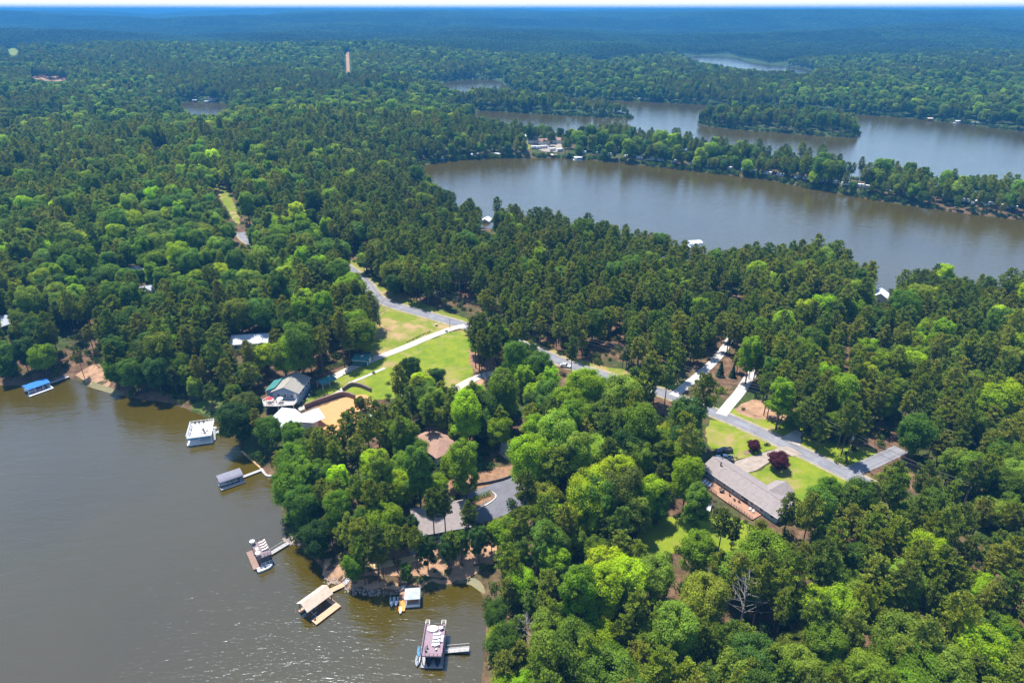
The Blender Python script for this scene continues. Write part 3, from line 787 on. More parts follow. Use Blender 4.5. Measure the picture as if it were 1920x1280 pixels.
B_JOIN = [join_meshes('broadleaf', c, t) for c, t, _, _ in BROAD]
P_JOIN = [join_meshes('pine', c, t) for c, t, _, _ in PINE]

_u, _v = project(NEAR['x'], NEAR['y'], NEAR['z'] + NEAR['h'] * 0.6)
_inview = (_u > -20) & (_u < 1940) & (_v > 0) & (_v < 1300)
_size = NEAR['h'] * NEAR['r'] / (NEAR['y'] ** 2 + CAM_Z ** 2)
SINGLE = np.zeros(len(NEAR['x']), bool)
N_HAND_B, N_HAND_P = 50, 40
for isp, lim in ((False, 300 - N_HAND_B), (True, 300 - N_HAND_P)):
    c = np.where((NEAR['pine'] == isp) & _inview)[0]
    SINGLE[c[np.argsort(-_size[c])][:lim]] = True

def single_tree(pine, proto, x, y, z, s, rot, tint, label=None, group=None, lean=(0, 0), sz=None, sxy=(1, 1, 1)):
    cm, tm, H, Rr = (PINE if pine else BROAD)[proto]
    t = empty('pine_tree' if pine else 'broadleaf_tree', (x, y, z - 0.05), rot, label, 'tree', group)
    t.scale = (s * sxy[0], s * sxy[1], sz or s * sxy[2]); t.rotation_euler = (lean[0], lean[1], rot)
    tr = link('trunk', tm, t); cr = link('crown', cm, t); cr['tint'] = [float(q) for q in tint]; tr['tint'] = [1.0, 1.0, 1.0]
    return t

# ---- landmarks used to tell the single trees apart
LANDMARKS = [((70, 720), 'by the blue-roofed boathouse'), ((375, 800), 'behind the white party dock'), ((545, 725), 'beside the blue-grey lake house'), ((470, 640), 'around the white roof in the woods'),
             ((540, 790), 'around the white-roofed house'), ((435, 900), 'on the bank behind the slate-roofed boat dock'), ((500, 1010), 'on the bank behind the brown party dock'),
             ((680, 665), 'behind the green garage'), ((820, 815), 'around the brown-roofed house'), ((825, 965), 'around the grey-roofed lake house'), ((700, 1085), 'on the bare bank by the tan boathouse'),
             ((930, 905), 'beside the parking court'), ((900, 1210), 'on the bank by the mauve dock'), ((780, 600), 'along the road above the lawn'), ((900, 670), 'at the mulch bed below the road'),
             ((1060, 690), 'by the white car on the road'), ((1165, 690), 'behind the guyed utility pole'), ((1240, 760), 'along the near side of the road'), ((1310, 690), 'along the gravel drive'),
             ((1400, 720), 'by the gravel drive near the pole'), ((1480, 780), 'behind the verge of the road'), ((1590, 850), 'at the road junction'), ((1400, 915), 'around the long ranch house'),
             ((1300, 1000), 'around the back lawn of the ranch house'), ((1050, 1070), 'around the small clay clearing'), ((1650, 550), 'around the white house on the far shore of the wood'),
             ((1100, 800), 'in the wood between the road and the lake houses'), ((1150, 950), 'in the wood beside the ranch house deck'), ((1000, 1200), 'in the wood above the mauve dock'),
             ((1250, 1180), 'in the wood below the back lawn'), ((1550, 1050), 'in the wood below the ranch house lawn'), ((1800, 1050), 'in the wood at the lower right corner'), ((1500, 1230), 'in the wood along the lower edge'),
             ((1750, 820), 'in the wood right of the junction'), ((1800, 680), 'in the wood along the side road'), ((1250, 560), 'in the pine stand beyond the road'), ((1450, 600), 'in the pine stand beyond the gravel drives'),
             ((1000, 520), 'in the pine stand above the lawn'), ((200, 620), 'in the wood above the blue-roofed boathouse'), ((60, 600), 'around the grey house at the frame edge'), ((330, 680), 'on the wooded bank left of the lake house'),
             ((300, 540), 'around the hidden white roofs'), ((600, 570), 'in the wood left of the road bend')]
LANDMARK_XY = [(np.array(G(*p)[:2]), t) for p, t in LANDMARKS]
TONE_B = ['green', 'bright green', 'blue-green', 'dark green', 'olive', 'lime-green', 'pale green']
def tree_words(x, y, pine, tone, h):
    i = min(range(len(LANDMARK_XY)), key=lambda k: (LANDMARK_XY[k][0][0] - x) ** 2 + (LANDMARK_XY[k][0][1] - y) ** 2)
    where = LANDMARK_XY[i][1]
    size = 'tall ' if h > (20 if pine else 17) else ('small ' if h < (16 if pine else 12) else '')
    what = ('%sdark pine tree' % size) if pine else ('%s%s broadleaf tree' % (size, TONE_B[tone]))
    return '%s %s' % (what, where)
for k in np.where(SINGLE)[0]:
    lb = tree_words(NEAR['x'][k], NEAR['y'][k], NEAR['pine'][k], NEAR['tone'][k], NEAR['h'][k])
    single_tree(bool(NEAR['pine'][k]), int(NEAR['proto'][k]), NEAR['x'][k], NEAR['y'][k], NEAR['z'][k], NEAR['s'][k], NEAR['rot'][k], NEAR['tint'][k], lb, lb, (0, 0), None, (NEAR['sx'][k], 2 - NEAR['sx'][k], NEAR['sz'][k]))
REST = {q: np.concatenate([NEAR[q][~SINGLE], MID[q]]) for q in NEAR}
wood('broadleaf_forest', 'mixed green broadleaf forest covering the land behind', sub(REST, ~REST['pine']), B_JOIN)
wood('pine_forest', 'dark pine woods among the broadleaf forest', sub(REST, REST['pine']), P_JOIN)

# ---- low growth under and between the trees
def bush_mesh(seed, Rr=1.6, n=260, leaf=0.20):
    r = rng(seed); VV, FF, LV = [], [], []; off = 0
    for k in range(6):
        c = np.array([r.uniform(-.6, .6) * Rr, r.uniform(-.6, .6) * Rr, Rr * r.uniform(.35, .75)]); q = Rr * r.uniform(.35, .55)
        d = unit(r, n // 6); P = c + d * q
        N = d + unit(r, len(d)) * .7; N /= np.linalg.norm(N, axis=1, keepdims=True)
        V, F = leaf_quads(P, N, leaf * r.uniform(.7, 1.4, len(d)), r)
        VV.append(V); FF.append(F + off); off += len(V); LV.append(r.uniform(.7, 1.25, (len(d), 1)) * np.ones(3))
    me = mesh_np('bush', np.concatenate(VV), np.concatenate(FF), MATS['leaves']); set_lv(me, np.concatenate(LV))
    return me
BUSH = [bush_mesh(300 + k) for k in range(3)]
_x, _y, _r = candidates(70, 620, 3.6, 51, d_min=0.4)
_d = shore_distance(_x, _y)
_k = (_r.uniform(size=len(_x)) < np.where(_d < 4, 0.75, 0.42)) & ~hides_open(_x, _y, gz(_x, _y), np.full(len(_x), 2.0), np.full(len(_x), 1.2), 0.0)
for rd in ROADS: _k &= dist_line(rd, _x, _y) > 4.5
_x, _y = _x[_k], _y[_k]; _n = len(_x)
wood('undergrowth', 'low leafy undergrowth on the forest floor', dict(x=_x, y=_y, z=gz(_x, _y) - 0.1, tint=np.array([(0.07, 0.125, 0.018), (0.05, 0.10, 0.02), (0.10, 0.145, 0.02)])[_r.randint(0, 3, _n)] * _r.uniform(.8, 1.2, (_n, 1)),
     proto=_r.randint(0, 3, _n), rot=_r.uniform(0, 6.28, _n), s=_r.uniform(0.6, 1.6, _n)), BUSH)

# leafy fringe along the far shores
_x, _y, _r = candidates(560, 1500, 4.0, 52, d_min=0.3)
_d = shore_distance(_x, _y); _k = (_d < 6) & ~hides_open(_x, _y, gz(_x, _y), np.full(len(_x), 4.0), np.full(len(_x), 2.0), 0.0)
_x, _y = _x[_k], _y[_k]; _n = len(_x)
wood('shore_thicket', 'leafy thicket along the far shores', dict(x=_x, y=_y, z=gz(_x, _y) - 0.2, tint=np.array([(0.09, 0.15, 0.02), (0.06, 0.12, 0.02), (0.12, 0.18, 0.02)])[_r.randint(0, 3, _n)] * _r.uniform(.8, 1.2, (_n, 1)),
     proto=_r.randint(0, 3, _n), rot=_r.uniform(0, 6.28, _n), s=_r.uniform(1.2, 2.6, _n)), BUSH)

# ---- far canopy: stretches of wood, each carrying many crowns
def canopy_patch(seed, side, n, hmin, hmax, rmin, rmax, leaves):
    r = rng(seed); VV, FF, LV = [], [], []; off = 0
    m = int(math.sqrt(n))
    for i in range(m):
        for j in range(m):
            cx = ((i + r.uniform(.1, .9)) / m - .5) * side * 1.06; cy_ = ((j + r.uniform(.1, .9)) / m - .5) * side * 1.06
            h = r.uniform(hmin, hmax); q = r.uniform(rmin, rmax)
            d = unit(r, leaves); d[:, 2] = np.abs(d[:, 2]) * 1.15 - 0.25
            P = np.array([cx, cy_, h - q]) + d * q * r.uniform(.7, 1.1, (leaves, 1)) * np.array([1, 1, 1.15])
            N = d + unit(r, leaves) * .5; N /= np.linalg.norm(N, axis=1, keepdims=True)
            V, F = leaf_quads(P, N, q * r.uniform(.30, .5, leaves), r, .8)
            VV.append(V); FF.append(F + off); off += len(V)
            LV.append(r.uniform(.65, 1.3) * r.uniform(.8, 1.2, (leaves, 1)) * (1 + r.uniform(-.12, .12, 3)))
    me = mesh_np('canopy', np.concatenate(VV), np.concatenate(FF), MATS['leaves']); set_lv(me, np.concatenate(LV))
    return me
def far_wood(name, label, y0, y1, cell, meshes, seed):
    r = rng(seed); xm = y1 * 0.98 + 200
    gx, gy = np.meshgrid(np.arange(-xm, xm, cell), np.arange(y0, y1, cell))
    x, y = gx.ravel(), gy.ravel()
    u, v = project(x, y, 10.0); k = (u > -300) & (u < 2220); x, y = x[k], y[k]
    k = (shore_distance(x, y) > cell * 0.52) & ~hides_open(x, y, gz(x, y), np.full(len(x), 18.0), np.full(len(x), cell * 0.5), 0.0); x, y = x[k], y[k]; n = len(x)
    e = cell * 0.5
    tilt = np.stack([np.arctan((gz(x, y + e) - gz(x, y - e)) / (2 * e)), -np.arctan((gz(x + e, y) - gz(x - e, y)) / (2 * e))], 1)
    f = fbm(x / 420, y / 420, 5); g = fbm(x / 150, y / 150, 8)
    tint = np.where((f > 0.5)[:, None], (0.050, 0.100, 0.028), (0.040, 0.075, 0.022)) * (0.45 + 1.1 * g)[:, None] * r.uniform(.85, 1.15, (n, 1))
    return wood(name, label, dict(x=x, y=y, z=gz(x, y), tint=tint, proto=r.randint(0, len(meshes), n), rot=np.zeros(n), tilt=tilt, s=np.ones(n)), meshes)
far_wood('far_forest', 'closed forest canopy on the hills beyond the lake', 2090, 5600, 60, [canopy_patch(400 + k, 60, 64, 11, 19, 3.4, 5.6, 34) for k in range(4)], 61)
far_wood('distant_forest', 'hazy blue forest on the farthest hills', 5570, 19000, 180, [canopy_patch(420 + k, 180, 324, 10, 19, 5.5, 9, 9) for k in range(3)], 62)

# ---- the hazy summer air
hz = MB().box(-43000, 43000, -1600, 43000, -4.2, 186.0)
haze_mat = bpy.data.materials.new('haze'); haze_mat.use_nodes = True
hn = haze_mat.node_tree; hn.nodes.clear()
ho = hn.nodes.new('ShaderNodeOutputMaterial'); hv = hn.nodes.new('ShaderNodeVolumePrincipled')
hv.inputs['Color'].default_value = (0.065, 0.32, 0.68, 1); hv.inputs['Density'].default_value = 0.000175; hv.inputs['Anisotropy'].default_value = 0.0
hn.links.new(hv.outputs[0], ho.inputs['Volume'])
tag(hz.build('haze', haze_mat), 'thin blue summer haze over the hills', None, None, 'stuff')

# ------------------------------------------------------------------ materials of built things
def striped(name, col, dark, axis='x', period=0.3, rough=0.5, metal=0.0, width=0.12, spec=0.4):
    """boards, seams or shingle courses: thin darker joints every `period` metres in object space"""
    m, nt, b = nodemat(name); p = obj_pos(nt)
    s = nt.nodes.new('ShaderNodeSeparateXYZ'); nt.links.new(p, s.inputs[0])
    d = nt.nodes.new('ShaderNodeMath'); d.operation = 'DIVIDE'; nt.links.new(s.outputs[axis.upper()], d.inputs[0]); d.inputs[1].default_value = period
    f = nt.nodes.new('ShaderNodeMath'); f.operation = 'FRACT'; nt.links.new(d.outputs[0], f.inputs[0])
    lt = nt.nodes.new('ShaderNodeMath'); lt.operation = 'LESS_THAN'; nt.links.new(f.outputs[0], lt.inputs[0]); lt.inputs[1].default_value = width
    g = geo_pos(nt)
    base = mixcol(nt, ramp(nt, noise(nt, 0.8, 5, 0.65, g), [(0.35, (0, 0, 0)), (0.7, (1, 1, 1))]), col, tuple(c * 0.74 for c in col))
    nt.links.new(mixcol(nt, lt.outputs[0], base, dark), b.inputs['Base Color'])
    b.inputs['Roughness'].default_value = rough; b.inputs['Metallic'].default_value = metal; b.inputs['Specular IOR Level'].default_value = spec
    return m
striped('blue_metal_roof', (0.025, 0.165, 0.50), (0.02, 0.13, 0.38), 'x', 0.5, 0.7, spec=0.15)
striped('slate_metal_roof', (0.20, 0.195, 0.235), (0.15, 0.15, 0.18), 'x', 0.5, 0.7, spec=0.15)
striped('tan_metal_roof', (0.60, 0.47, 0.36), (0.46, 0.36, 0.27), 'x', 0.45, 0.7, spec=0.15)
striped('white_metal_roof', (0.62, 0.64, 0.68), (0.48, 0.50, 0.54), 'x', 0.45, 0.7, spec=0.15)
striped('green_metal_roof', (0.060, 0.205, 0.195), (0.035, 0.14, 0.135), 'x', 0.45, 0.7, spec=0.15)
striped('grey_shingles', (0.265, 0.225, 0.215), (0.19, 0.16, 0.155), 'y', 0.35, 0.9)
striped('taupe_shingles', (0.30, 0.275, 0.235), (0.23, 0.21, 0.18), 'y', 0.35, 0.9)
striped('brown_shingles', (0.33, 0.20, 0.15), (0.25, 0.145, 0.11), 'y', 0.35, 0.9)
striped('red_metal_roof', (0.50, 0.075, 0.05), (0.36, 0.05, 0.04), 'x', 0.45, 0.7, spec=0.15)
striped('grey_metal_roof', (0.42, 0.45, 0.50), (0.32, 0.34, 0.38), 'x', 0.45, 0.7, spec=0.15)
striped('blue_siding', (0.23, 0.32, 0.44), (0.17, 0.24, 0.34), 'z', 0.22, 0.7)
striped('white_siding', (0.70, 0.72, 0.74), (0.55, 0.57, 0.60), 'z', 0.22, 0.7)
striped('pale_blue_siding', (0.42, 0.52, 0.58), (0.33, 0.42, 0.48), 'z', 0.22, 0.7)
striped('green_siding', (0.040, 0.125, 0.115), (0.028, 0.09, 0.085), 'x', 0.3, 0.6)
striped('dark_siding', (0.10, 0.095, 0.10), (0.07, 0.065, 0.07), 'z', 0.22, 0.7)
striped('brown_decking', (0.34, 0.19, 0.12), (0.26, 0.13, 0.075), 'x', 0.3, 0.8)
striped('umber_decking', (0.26, 0.165, 0.13), (0.17, 0.105, 0.085), 'x', 0.3, 0.85)
striped('tan_decking', (0.56, 0.33, 0.20), (0.38, 0.22, 0.13), 'x', 0.3, 0.8)
striped('orange_decking', (0.66, 0.28, 0.06), (0.46, 0.19, 0.04), 'y', 0.3, 0.7)
striped('mauve_decking', (0.27, 0.185, 0.215), (0.20, 0.135, 0.16), 'y', 0.3, 0.8)
striped('plum_decking', (0.205, 0.150, 0.165), (0.14, 0.10, 0.115), 'y', 0.3, 0.8)
striped('white_decking', (0.80, 0.80, 0.80), (0.62, 0.62, 0.63), 'x', 0.3, 0.7)
striped('grey_decking', (0.36, 0.34, 0.34), (0.25, 0.235, 0.235), 'x', 0.3, 0.85)
striped('pine_decking', (0.60, 0.43, 0.22), (0.42, 0.30, 0.15), 'x', 0.3, 0.8)
plain('white_paint', (0.80, 0.80, 0.80), 0.5, vary=0.05)
plain('cream_paint', (0.70, 0.64, 0.52), 0.6, vary=0.06)
plain('dark_metal', (0.05, 0.05, 0.055), 0.5, vary=0.1)
plain('dark_wood', (0.11, 0.075, 0.055), 0.85, vary=0.15, scale=2)
plain('grey_wood', (0.24, 0.215, 0.195), 0.9, vary=0.18, scale=2)
plain('pole_wood', (0.16, 0.125, 0.10), 0.9, vary=0.15, scale=2)
plain('galvanised', (0.45, 0.46, 0.48), 0.5, 0.4, vary=0.08)
plain('float_black', (0.03, 0.03, 0.034), 0.8, vary=0.1)
plain('canvas_white', (0.78, 0.77, 0.75), 0.8, vary=0.06)
plain('canvas_tan', (0.62, 0.52, 0.42), 0.8, vary=0.08)
plain('red_fabric', (0.50, 0.04, 0.05), 0.8, vary=0.1)
plain('orange_fabric', (0.62, 0.20, 0.06), 0.8, vary=0.1)
plain('black_paint', (0.02, 0.022, 0.03), 0.25, vary=0.05)
plain('silver_paint', (0.42, 0.45, 0.50), 0.3, 0.3, vary=0.05)
plain('blue_paint', (0.10, 0.33, 0.55), 0.3, vary=0.06)
plain('gelcoat', (0.80, 0.81, 0.83), 0.25, vary=0.04)
plain('rubber', (0.02, 0.02, 0.02), 0.9, vary=0.05)
plain('retaining_block', (0.22, 0.15, 0.115), 0.95, vary=0.18, scale=1.4, bumpy=0.4)
plain('pale_stone', (0.50, 0.45, 0.41), 0.9, vary=0.18, scale=0.9, bumpy=0.4)
plain('timber_orange', (0.50, 0.30, 0.13), 0.85, vary=0.14)
plain('brick_red', (0.27, 0.13, 0.09), 0.9, vary=0.15, scale=2)
def glass_material(name, col=(0.03, 0.045, 0.06)):
    m, nt, b = nodemat(name); b.inputs['Base Color'].default_value = (*col, 1); b.inputs['Roughness'].default_value = 0.08; b.inputs['Specular IOR Level'].default_value = 0.8
glass_material('window_glass'); glass_material('car_glass', (0.02, 0.024, 0.03))

# ------------------------------------------------------------------ kit of parts
def at_px(u, v, z): x, y = ground0(u, v, z); return x, y
def place(name, label, cat, px, zref, ang, z0=0.0, group=None):
    """thing whose point at height zref shows at photo point px; its origin rests at z0"""
    x, y = ground0(px[0], px[1], zref)
    return empty(name, (x, y, z0), R(ang), label, cat, group)

def gable_roof(mb, x0, x1, y0, y1, ze, zr, yr=None, t=0.12):
    """roof slab with ridge along x at y = yr"""
    yr = (y0 + y1) / 2 if yr is None else yr
    mb.extrude([(y0, ze), (yr, zr), (y1, ze), (y1, ze - t), (yr, zr - t * 1.2), (y0, ze - t)], 'x', x0, x1)
    return mb
def hip_roof(mb, x0, x1, y0, y1, ze, zr, run, t=0.12):
    yr = (y0 + y1) / 2
    a = [(x0, y0), (x1, y0), (x1, y1), (x0, y1)]
    B = [mb.bm.verts.new((*p, ze - t)) for p in a]; E = [mb.bm.verts.new((*p, ze)) for p in a]
    P = mb.bm.verts.new((x0 + run, yr, zr)); Q = mb.bm.verts.new((x1 - run, yr, zr)) if x1 - x0 > 2 * run + 0.05 else None
    mb.bm.faces.new(B[::-1])
    for i in range(4): mb.bm.faces.new([B[i], B[(i + 1) % 4], E[(i + 1) % 4], E[i]])
    if Q is None:
        for i in range(4): mb.bm.faces.new([E[i], E[(i + 1) % 4], P])
    else:
        mb.bm.faces.new([E[0], E[1], Q, P]); mb.bm.faces.new([E[1], E[2], Q]); mb.bm.faces.new([E[2], E[3], P, Q]); mb.bm.faces.new([E[3], E[0], P])
    return mb
def window(parent, x, y, z, w, h, face, trim='white_paint'):
    """window in a wall: face '+x','-x','+y','-y'; frame proud of the wall, pane in it, sill below"""
    s = 1 if face[0] == '+' else -1
    def bx(u0, u1, z0, z1, d0, d1):
        a, b = sorted((d0 * s, d1 * s))
        return (x + u0, x + u1, y + a, y + b, z0, z1) if face[1] == 'y' else (x + a, x + b, y + u0, y + u1, z0, z1)
    f = MB(); t = 0.09
    f.box(*bx(-w / 2 - t, w / 2 + t, z - t, z, -0.02, 0.07)); f.box(*bx(-w / 2 - t, w / 2 + t, z + h, z + h + t, -0.02, 0.07))
    f.box(*bx(-w / 2 - t, -w / 2, z, z + h, -0.02, 0.07)); f.box(*bx(w / 2, w / 2 + t, z, z + h, -0.02, 0.07))
    fr = f.build('window', trim, parent)
    MB().box(*bx(-w / 2, w / 2, z, z + h, -0.02, 0.025)).build('pane', 'window_glass', fr)
    MB().box(*bx(-w / 2 - t, w / 2 + t, z - 0.17, z - t - 0.003, -0.02, 0.12)).build('sill', trim, fr)
    return fr
def door(parent, x, y, z, w, h, face, mat='white_paint', name='door', handle=True):
    s = 1 if face[0] == '+' else -1
    a, b = sorted((-0.02 * s, 0.06 * s)); c, d = sorted((0.06 * s, 0.12 * s))
    if face[1] == 'y':
        o = MB().box(x - w / 2, x + w / 2, y + a, y + b, z, z + h).build(name, mat, parent)
        if handle: MB().box(x + w * 0.32, x + w * 0.42, y + c, y + d, z + h * .45, z + h * .52).build('handle', 'dark_metal', o)
    else:
        o = MB().box(x + a, x + b, y - w / 2, y + w / 2, z, z + h).build(name, mat, parent)
        if handle: MB().box(x + c, x + d, y + w * 0.32, y + w * 0.42, z + h * .45, z + h * .52).build('handle', 'dark_metal', o)
    return o
def gable_walls(mb, x0, x1, y0, y1, zb, ze, zr, yr=None, ov=0.0):
    yr = (y0 + y1) / 2 if yr is None else yr
    mb.extrude([(y0, zb), (y1, zb), (y1, ze), (yr, zr), (y0, ze)], 'x', x0, x1)
    return mb
def house(name, label, px, zref, ang, L, W, ground, wall_h, rise, wall_mat, roof_mat, ov=0.45, yr=None, windows=True, hip=False, group=None, cat='house'):
    """simple house: local x along the ridge; ground = height of its floor"""
    t = place(name, label, cat, px, zref, ang, ground, group)
    x0, x1, y0, y1 = -L / 2, L / 2, -W / 2, W / 2
    w = MB()
    if hip: w.box(x0, x1, y0, y1, -3.0, wall_h - 0.13)
    else: gable_walls(w, x0, x1, y0, y1, -3.0, wall_h - 0.16, wall_h + rise - 0.18, yr)
    w.build('wall', wall_mat, t)
    r = MB()
    if hip: hip_roof(r, x0 - ov, x1 + ov, y0 - ov, y1 + ov, wall_h, wall_h + rise, W / 2 + ov)
    else:
        gable_roof(r, x0 - ov, x1 + ov, y0 - ov, y1 + ov, wall_h - rise * ov / (W / 2), wall_h + rise, yr)
    ro = r.build('roof', roof_mat, t)
    if not hip:
        MB().box(x0 - ov - .01, x1 + ov + .01, (yr or 0) - .16, (yr or 0) + .16, wall_h + rise - .05, wall_h + rise + .05).build('ridge_cap', roof_mat, ro)
        for yy in (y0 - ov, y1 + ov): MB().box(x0 - ov, x1 + ov, yy - .07, yy + .07, wall_h - rise * ov / (W / 2) - .22, wall_h - rise * ov / (W / 2) - .06).build('gutter', 'white_paint', ro)
    if windows:
        n = max(2, int(L / 3.4))
        for k in range(n):
            xx = x0 + (k + .5) * L / n
            window(t, xx, y0, 1.0, 1.1, 1.2, '-y'); window(t, xx, y1, 1.0, 1.1, 1.2, '+y')
        window(t, x0, 0.0, 1.0, 1.1, 1.2, '-x'); window(t, x1, 0.0, 1.0, 1.1, 1.2, '+x')
    return t
def railing(parent, pts, z, h=1.0, mat='white_paint', gap=0.9):
    """one run of rail: posts, top and middle rail"""
    mb = MB()
    for a, b in zip(pts, pts[1:]):
        L = math.hypot(b[0] - a[0], b[1] - a[1]); n = max(1, int(L / gap))
        for k in range(n + 1):
            x = a[0] + (b[0] - a[0]) * k / n; y = a[1] + (b[1] - a[1]) * k / n
            mb.box(x - .045, x + .045, y - .045, y + .045, z, z + h)
        mb.bar((*a, z + h + .03), (*b, z + h + .03), .11, .06); mb.bar((*a, z + h * .5), (*b, z + h * .5), .05, .05); mb.bar((*a, z + h * .22), (*b, z + h * .22), .05, .05)
    return mb.build('railing', mat, parent)
def posts(parent, spots, z0, z1, w=0.16, mat='white_paint'):
    for x, y in spots: MB().box(x - w / 2, x + w / 2, y - w / 2, y + w / 2, z0, z1).build('post', mat, parent)
def gangway(parent, p, q, w, z, mat, rails=True, rail_mat='galvanised'):
    d = Vector((q[0] - p[0], q[1] - p[1], 0)); n = Vector((-d.y, d.x, 0)).normalized() * w / 2
    zq = q[2] if len(q) > 2 else z
    P, Q = Vector((p[0], p[1], z)), Vector((q[0], q[1], zq))
    g = MB().hexa([P - n - Vector((0, 0, .15)), Q - n - Vector((0, 0, .15)), Q + n - Vector((0, 0, .15)), P + n - Vector((0, 0, .15)), P - n, Q - n, Q + n, P + n]).build('gangway', mat, parent)
    if rails:
        m = MB()
        for s in (-1, 1):
            for k in range(6):
                c = P.lerp(Q, k / 5) + n * s; m.bar(c, c + Vector((0, 0, .95)), .05)
            m.bar(P + n * s + Vector((0, 0, .97)), Q + n * s + Vector((0, 0, .97)), .06)
        m.build('handrail', rail_mat, g)
    return g
def local_of(t, px, z):
    """photo point at height z -> coordinates in the thing's own frame"""
    x, y = ground0(px[0], px[1], z); c, s = math.cos(-t.rotation_euler.z), math.sin(-t.rotation_euler.z)
    dx, dy = x - t.location.x, y - t.location.y
    return (dx * c - dy * s, dx * s + dy * c)

# ---- furniture and craft; each returns a thing standing at a world place
def lounger(loc, rz, label, group, mat='canvas_white'):
    t = empty('lounger', loc, rz, label, 'lounger', group)
    m = MB(); m.box(-.95, .25, -.32, .32, .30, .36); [m.box(x - .04, x + .04, y - .04, y + .04, 0, .30) for x in (-.85, .75) for y in (-.28, .28)]; m.box(-.95, .95, -.34, -.28, .24, .31); m.box(-.95, .95, .28, .34, .24, .31)
    m.build('frame', 'white_paint', t)
    MB().hexa([(-.95, -.3, .37), (.25, -.3, .37), (.25, .3, .37), (-.95, .3, .37), (-.95, -.3, .46), (.25, -.3, .46), (.25, .3, .46), (-.95, .3, .46)]).build('seat', mat, t)
    MB().hexa([(.25, -.3, .37), (.95, -.3, .80), (.95, .3, .80), (.25, .3, .37), (.22, -.3, .46), (.90, -.3, .88), (.90, .3, .88), (.22, .3, .46)]).build('backrest', mat, t)
    return t
def chair(loc, rz, label, group, mat='dark_metal'):
    t = empty('chair', loc, rz, label, 'chair', group)
    MB().box(-.28, .28, -.28, .28, .38, .46).build('seat', mat, t)
    MB().hexa([(.20, -.28, .46), (.30, -.28, .46), (.30, .28, .46), (.20, .28, .46), (.32, -.28, .98), (.40, -.28, .98), (.40, .28, .98), (.32, .28, .98)]).build('backrest', mat, t)
    for x in (-.24, .24):
        for y in (-.24, .24): MB().box(x - .03, x + .03, y - .03, y + .03, 0, .38).build('leg', mat, t)
    return t
def round_table(loc, label, r=0.55, mat='canvas_white', group=None):
    t = empty('table', loc, 0, label, 'table', group)
    MB().lathe([(r, .70), (r, .75)], n=16).build('table_top', mat, t); MB().lathe([(.22, 0), (.05, .06), (.05, .70)], n=10).build('pedestal', mat, t)
    return t
def umbrella(loc, label, r=1.3, mat='canvas_white', h=2.3):
    t = empty('umbrella', loc, 0, label, 'umbrella')
    MB().lathe([(.30, 0), (.30, .08), (.035, .10), (.035, h)], n=10).build('pole', 'galvanised', t)
    m = MB(); n = 8; top = m.bm.verts.new((0, 0, h + .12)); low = m.bm.verts.new((0, 0, h - .02))
    rim = [m.bm.verts.new((r * math.cos(k * math.pi / 4), r * math.sin(k * math.pi / 4), h - .50)) for k in range(n)]
    for k in range(n): m.bm.faces.new([rim[k], rim[(k + 1) % n], top]); m.bm.faces.new([rim[(k + 1) % n], rim[k], low])
    m.build('canopy', mat, t)
    return t
def hull_mesh(L, W, H, name, mat, parent, z0=-0.25):
    """boat hull: flat transom, flared sides, pointed raked bow, hollow cockpit"""
    m = MB(); st = [(-.5, .42), (-.2, .5), (.12, .48), (.32, .34), (.44, .16), (.5, .01)]
    rows = []
    for s, w in st:
        x = s * L; wy = w * W; up = H * (1 + .35 * max(0, s) ** 1.5)
        rows.append([m.bm.verts.new(p) for p in ((x - .04 * L * (s > .3), 0, z0), (x, wy * .8, z0 + .12), (x, wy, z0 + up), (x, wy * .82, z0 + up), (x, wy * .75, z0 + up * .55), (x, -wy * .75, z0 + up * .55), (x, -wy * .82, z0 + up), (x, -wy, z0 + up), (x, -wy * .8, z0 + .12))])
    for a, b in zip(rows, rows[1:]):
        for k in range(9): m.bm.faces.new([a[k], a[(k + 1) % 9], b[(k + 1) % 9], b[k]])
    m.bm.faces.new(rows[0]); m.bm.faces.new(rows[-1][::-1])
    return m.build(name, mat, parent)
def motor_boat(loc, rz, L, W, label, hull='gelcoat', seat='canvas_tan', group=None, name='motor_boat'):
    t = empty(name, loc, rz, label, 'boat', group)
    hull_mesh(L, W, .8, 'hull', hull, t)
    MB().hexa([(L * .05, -W * .3, .30), (L * .10, -W * .3, .30), (L * .10, W * .3, .30), (L * .05, W * .3, .30), (L * .0, -W * .34, .85), (L * .03, -W * .34, .85), (L * .03, W * .34, .85), (L * .0, W * .34, .85)]).build('windshield', 'car_glass', t)
    for x in (-.32, -.12):
        for s in (-1, 1): MB().box(L * x - .25, L * x + .25, s * W * .2 - .22, s * W * .2 + .22, .12, .55).build('seat', seat, t)
    MB().box(-L * .56, -L * .49, -.2, .2, .0, .85).build('motor', 'black_paint', t)
    return t
def jet_ski(loc, rz, label, col='blue_paint', group=None):
    t = empty('jet_ski', loc, rz, label, 'jet ski', group)
    hull_mesh(3.1, 1.2, .55, 'hull', col, t, -.12)
    MB().hexa([(-1.2, -.24, .3), (.2, -.24, .3), (.2, .24, .3), (-1.2, .24, .3), (-1.1, -.16, .72), (.1, -.18, .62), (.1, .18, .62), (-1.1, .16, .72)]).build('seat', 'black_paint', t)
    MB().hexa([(.25, -.3, .3), (1.1, -.16, .3), (1.1, .16, .3), (.25, .3, .3), (.3, -.2, .8), (.75, -.1, .55), (.75, .1, .55), (.3, .2, .8)]).build('cowling', col, t)
    MB().bar((.3, -.4, .85), (.3, .4, .85), .06).build('handlebar', 'dark_metal', t)
    return t

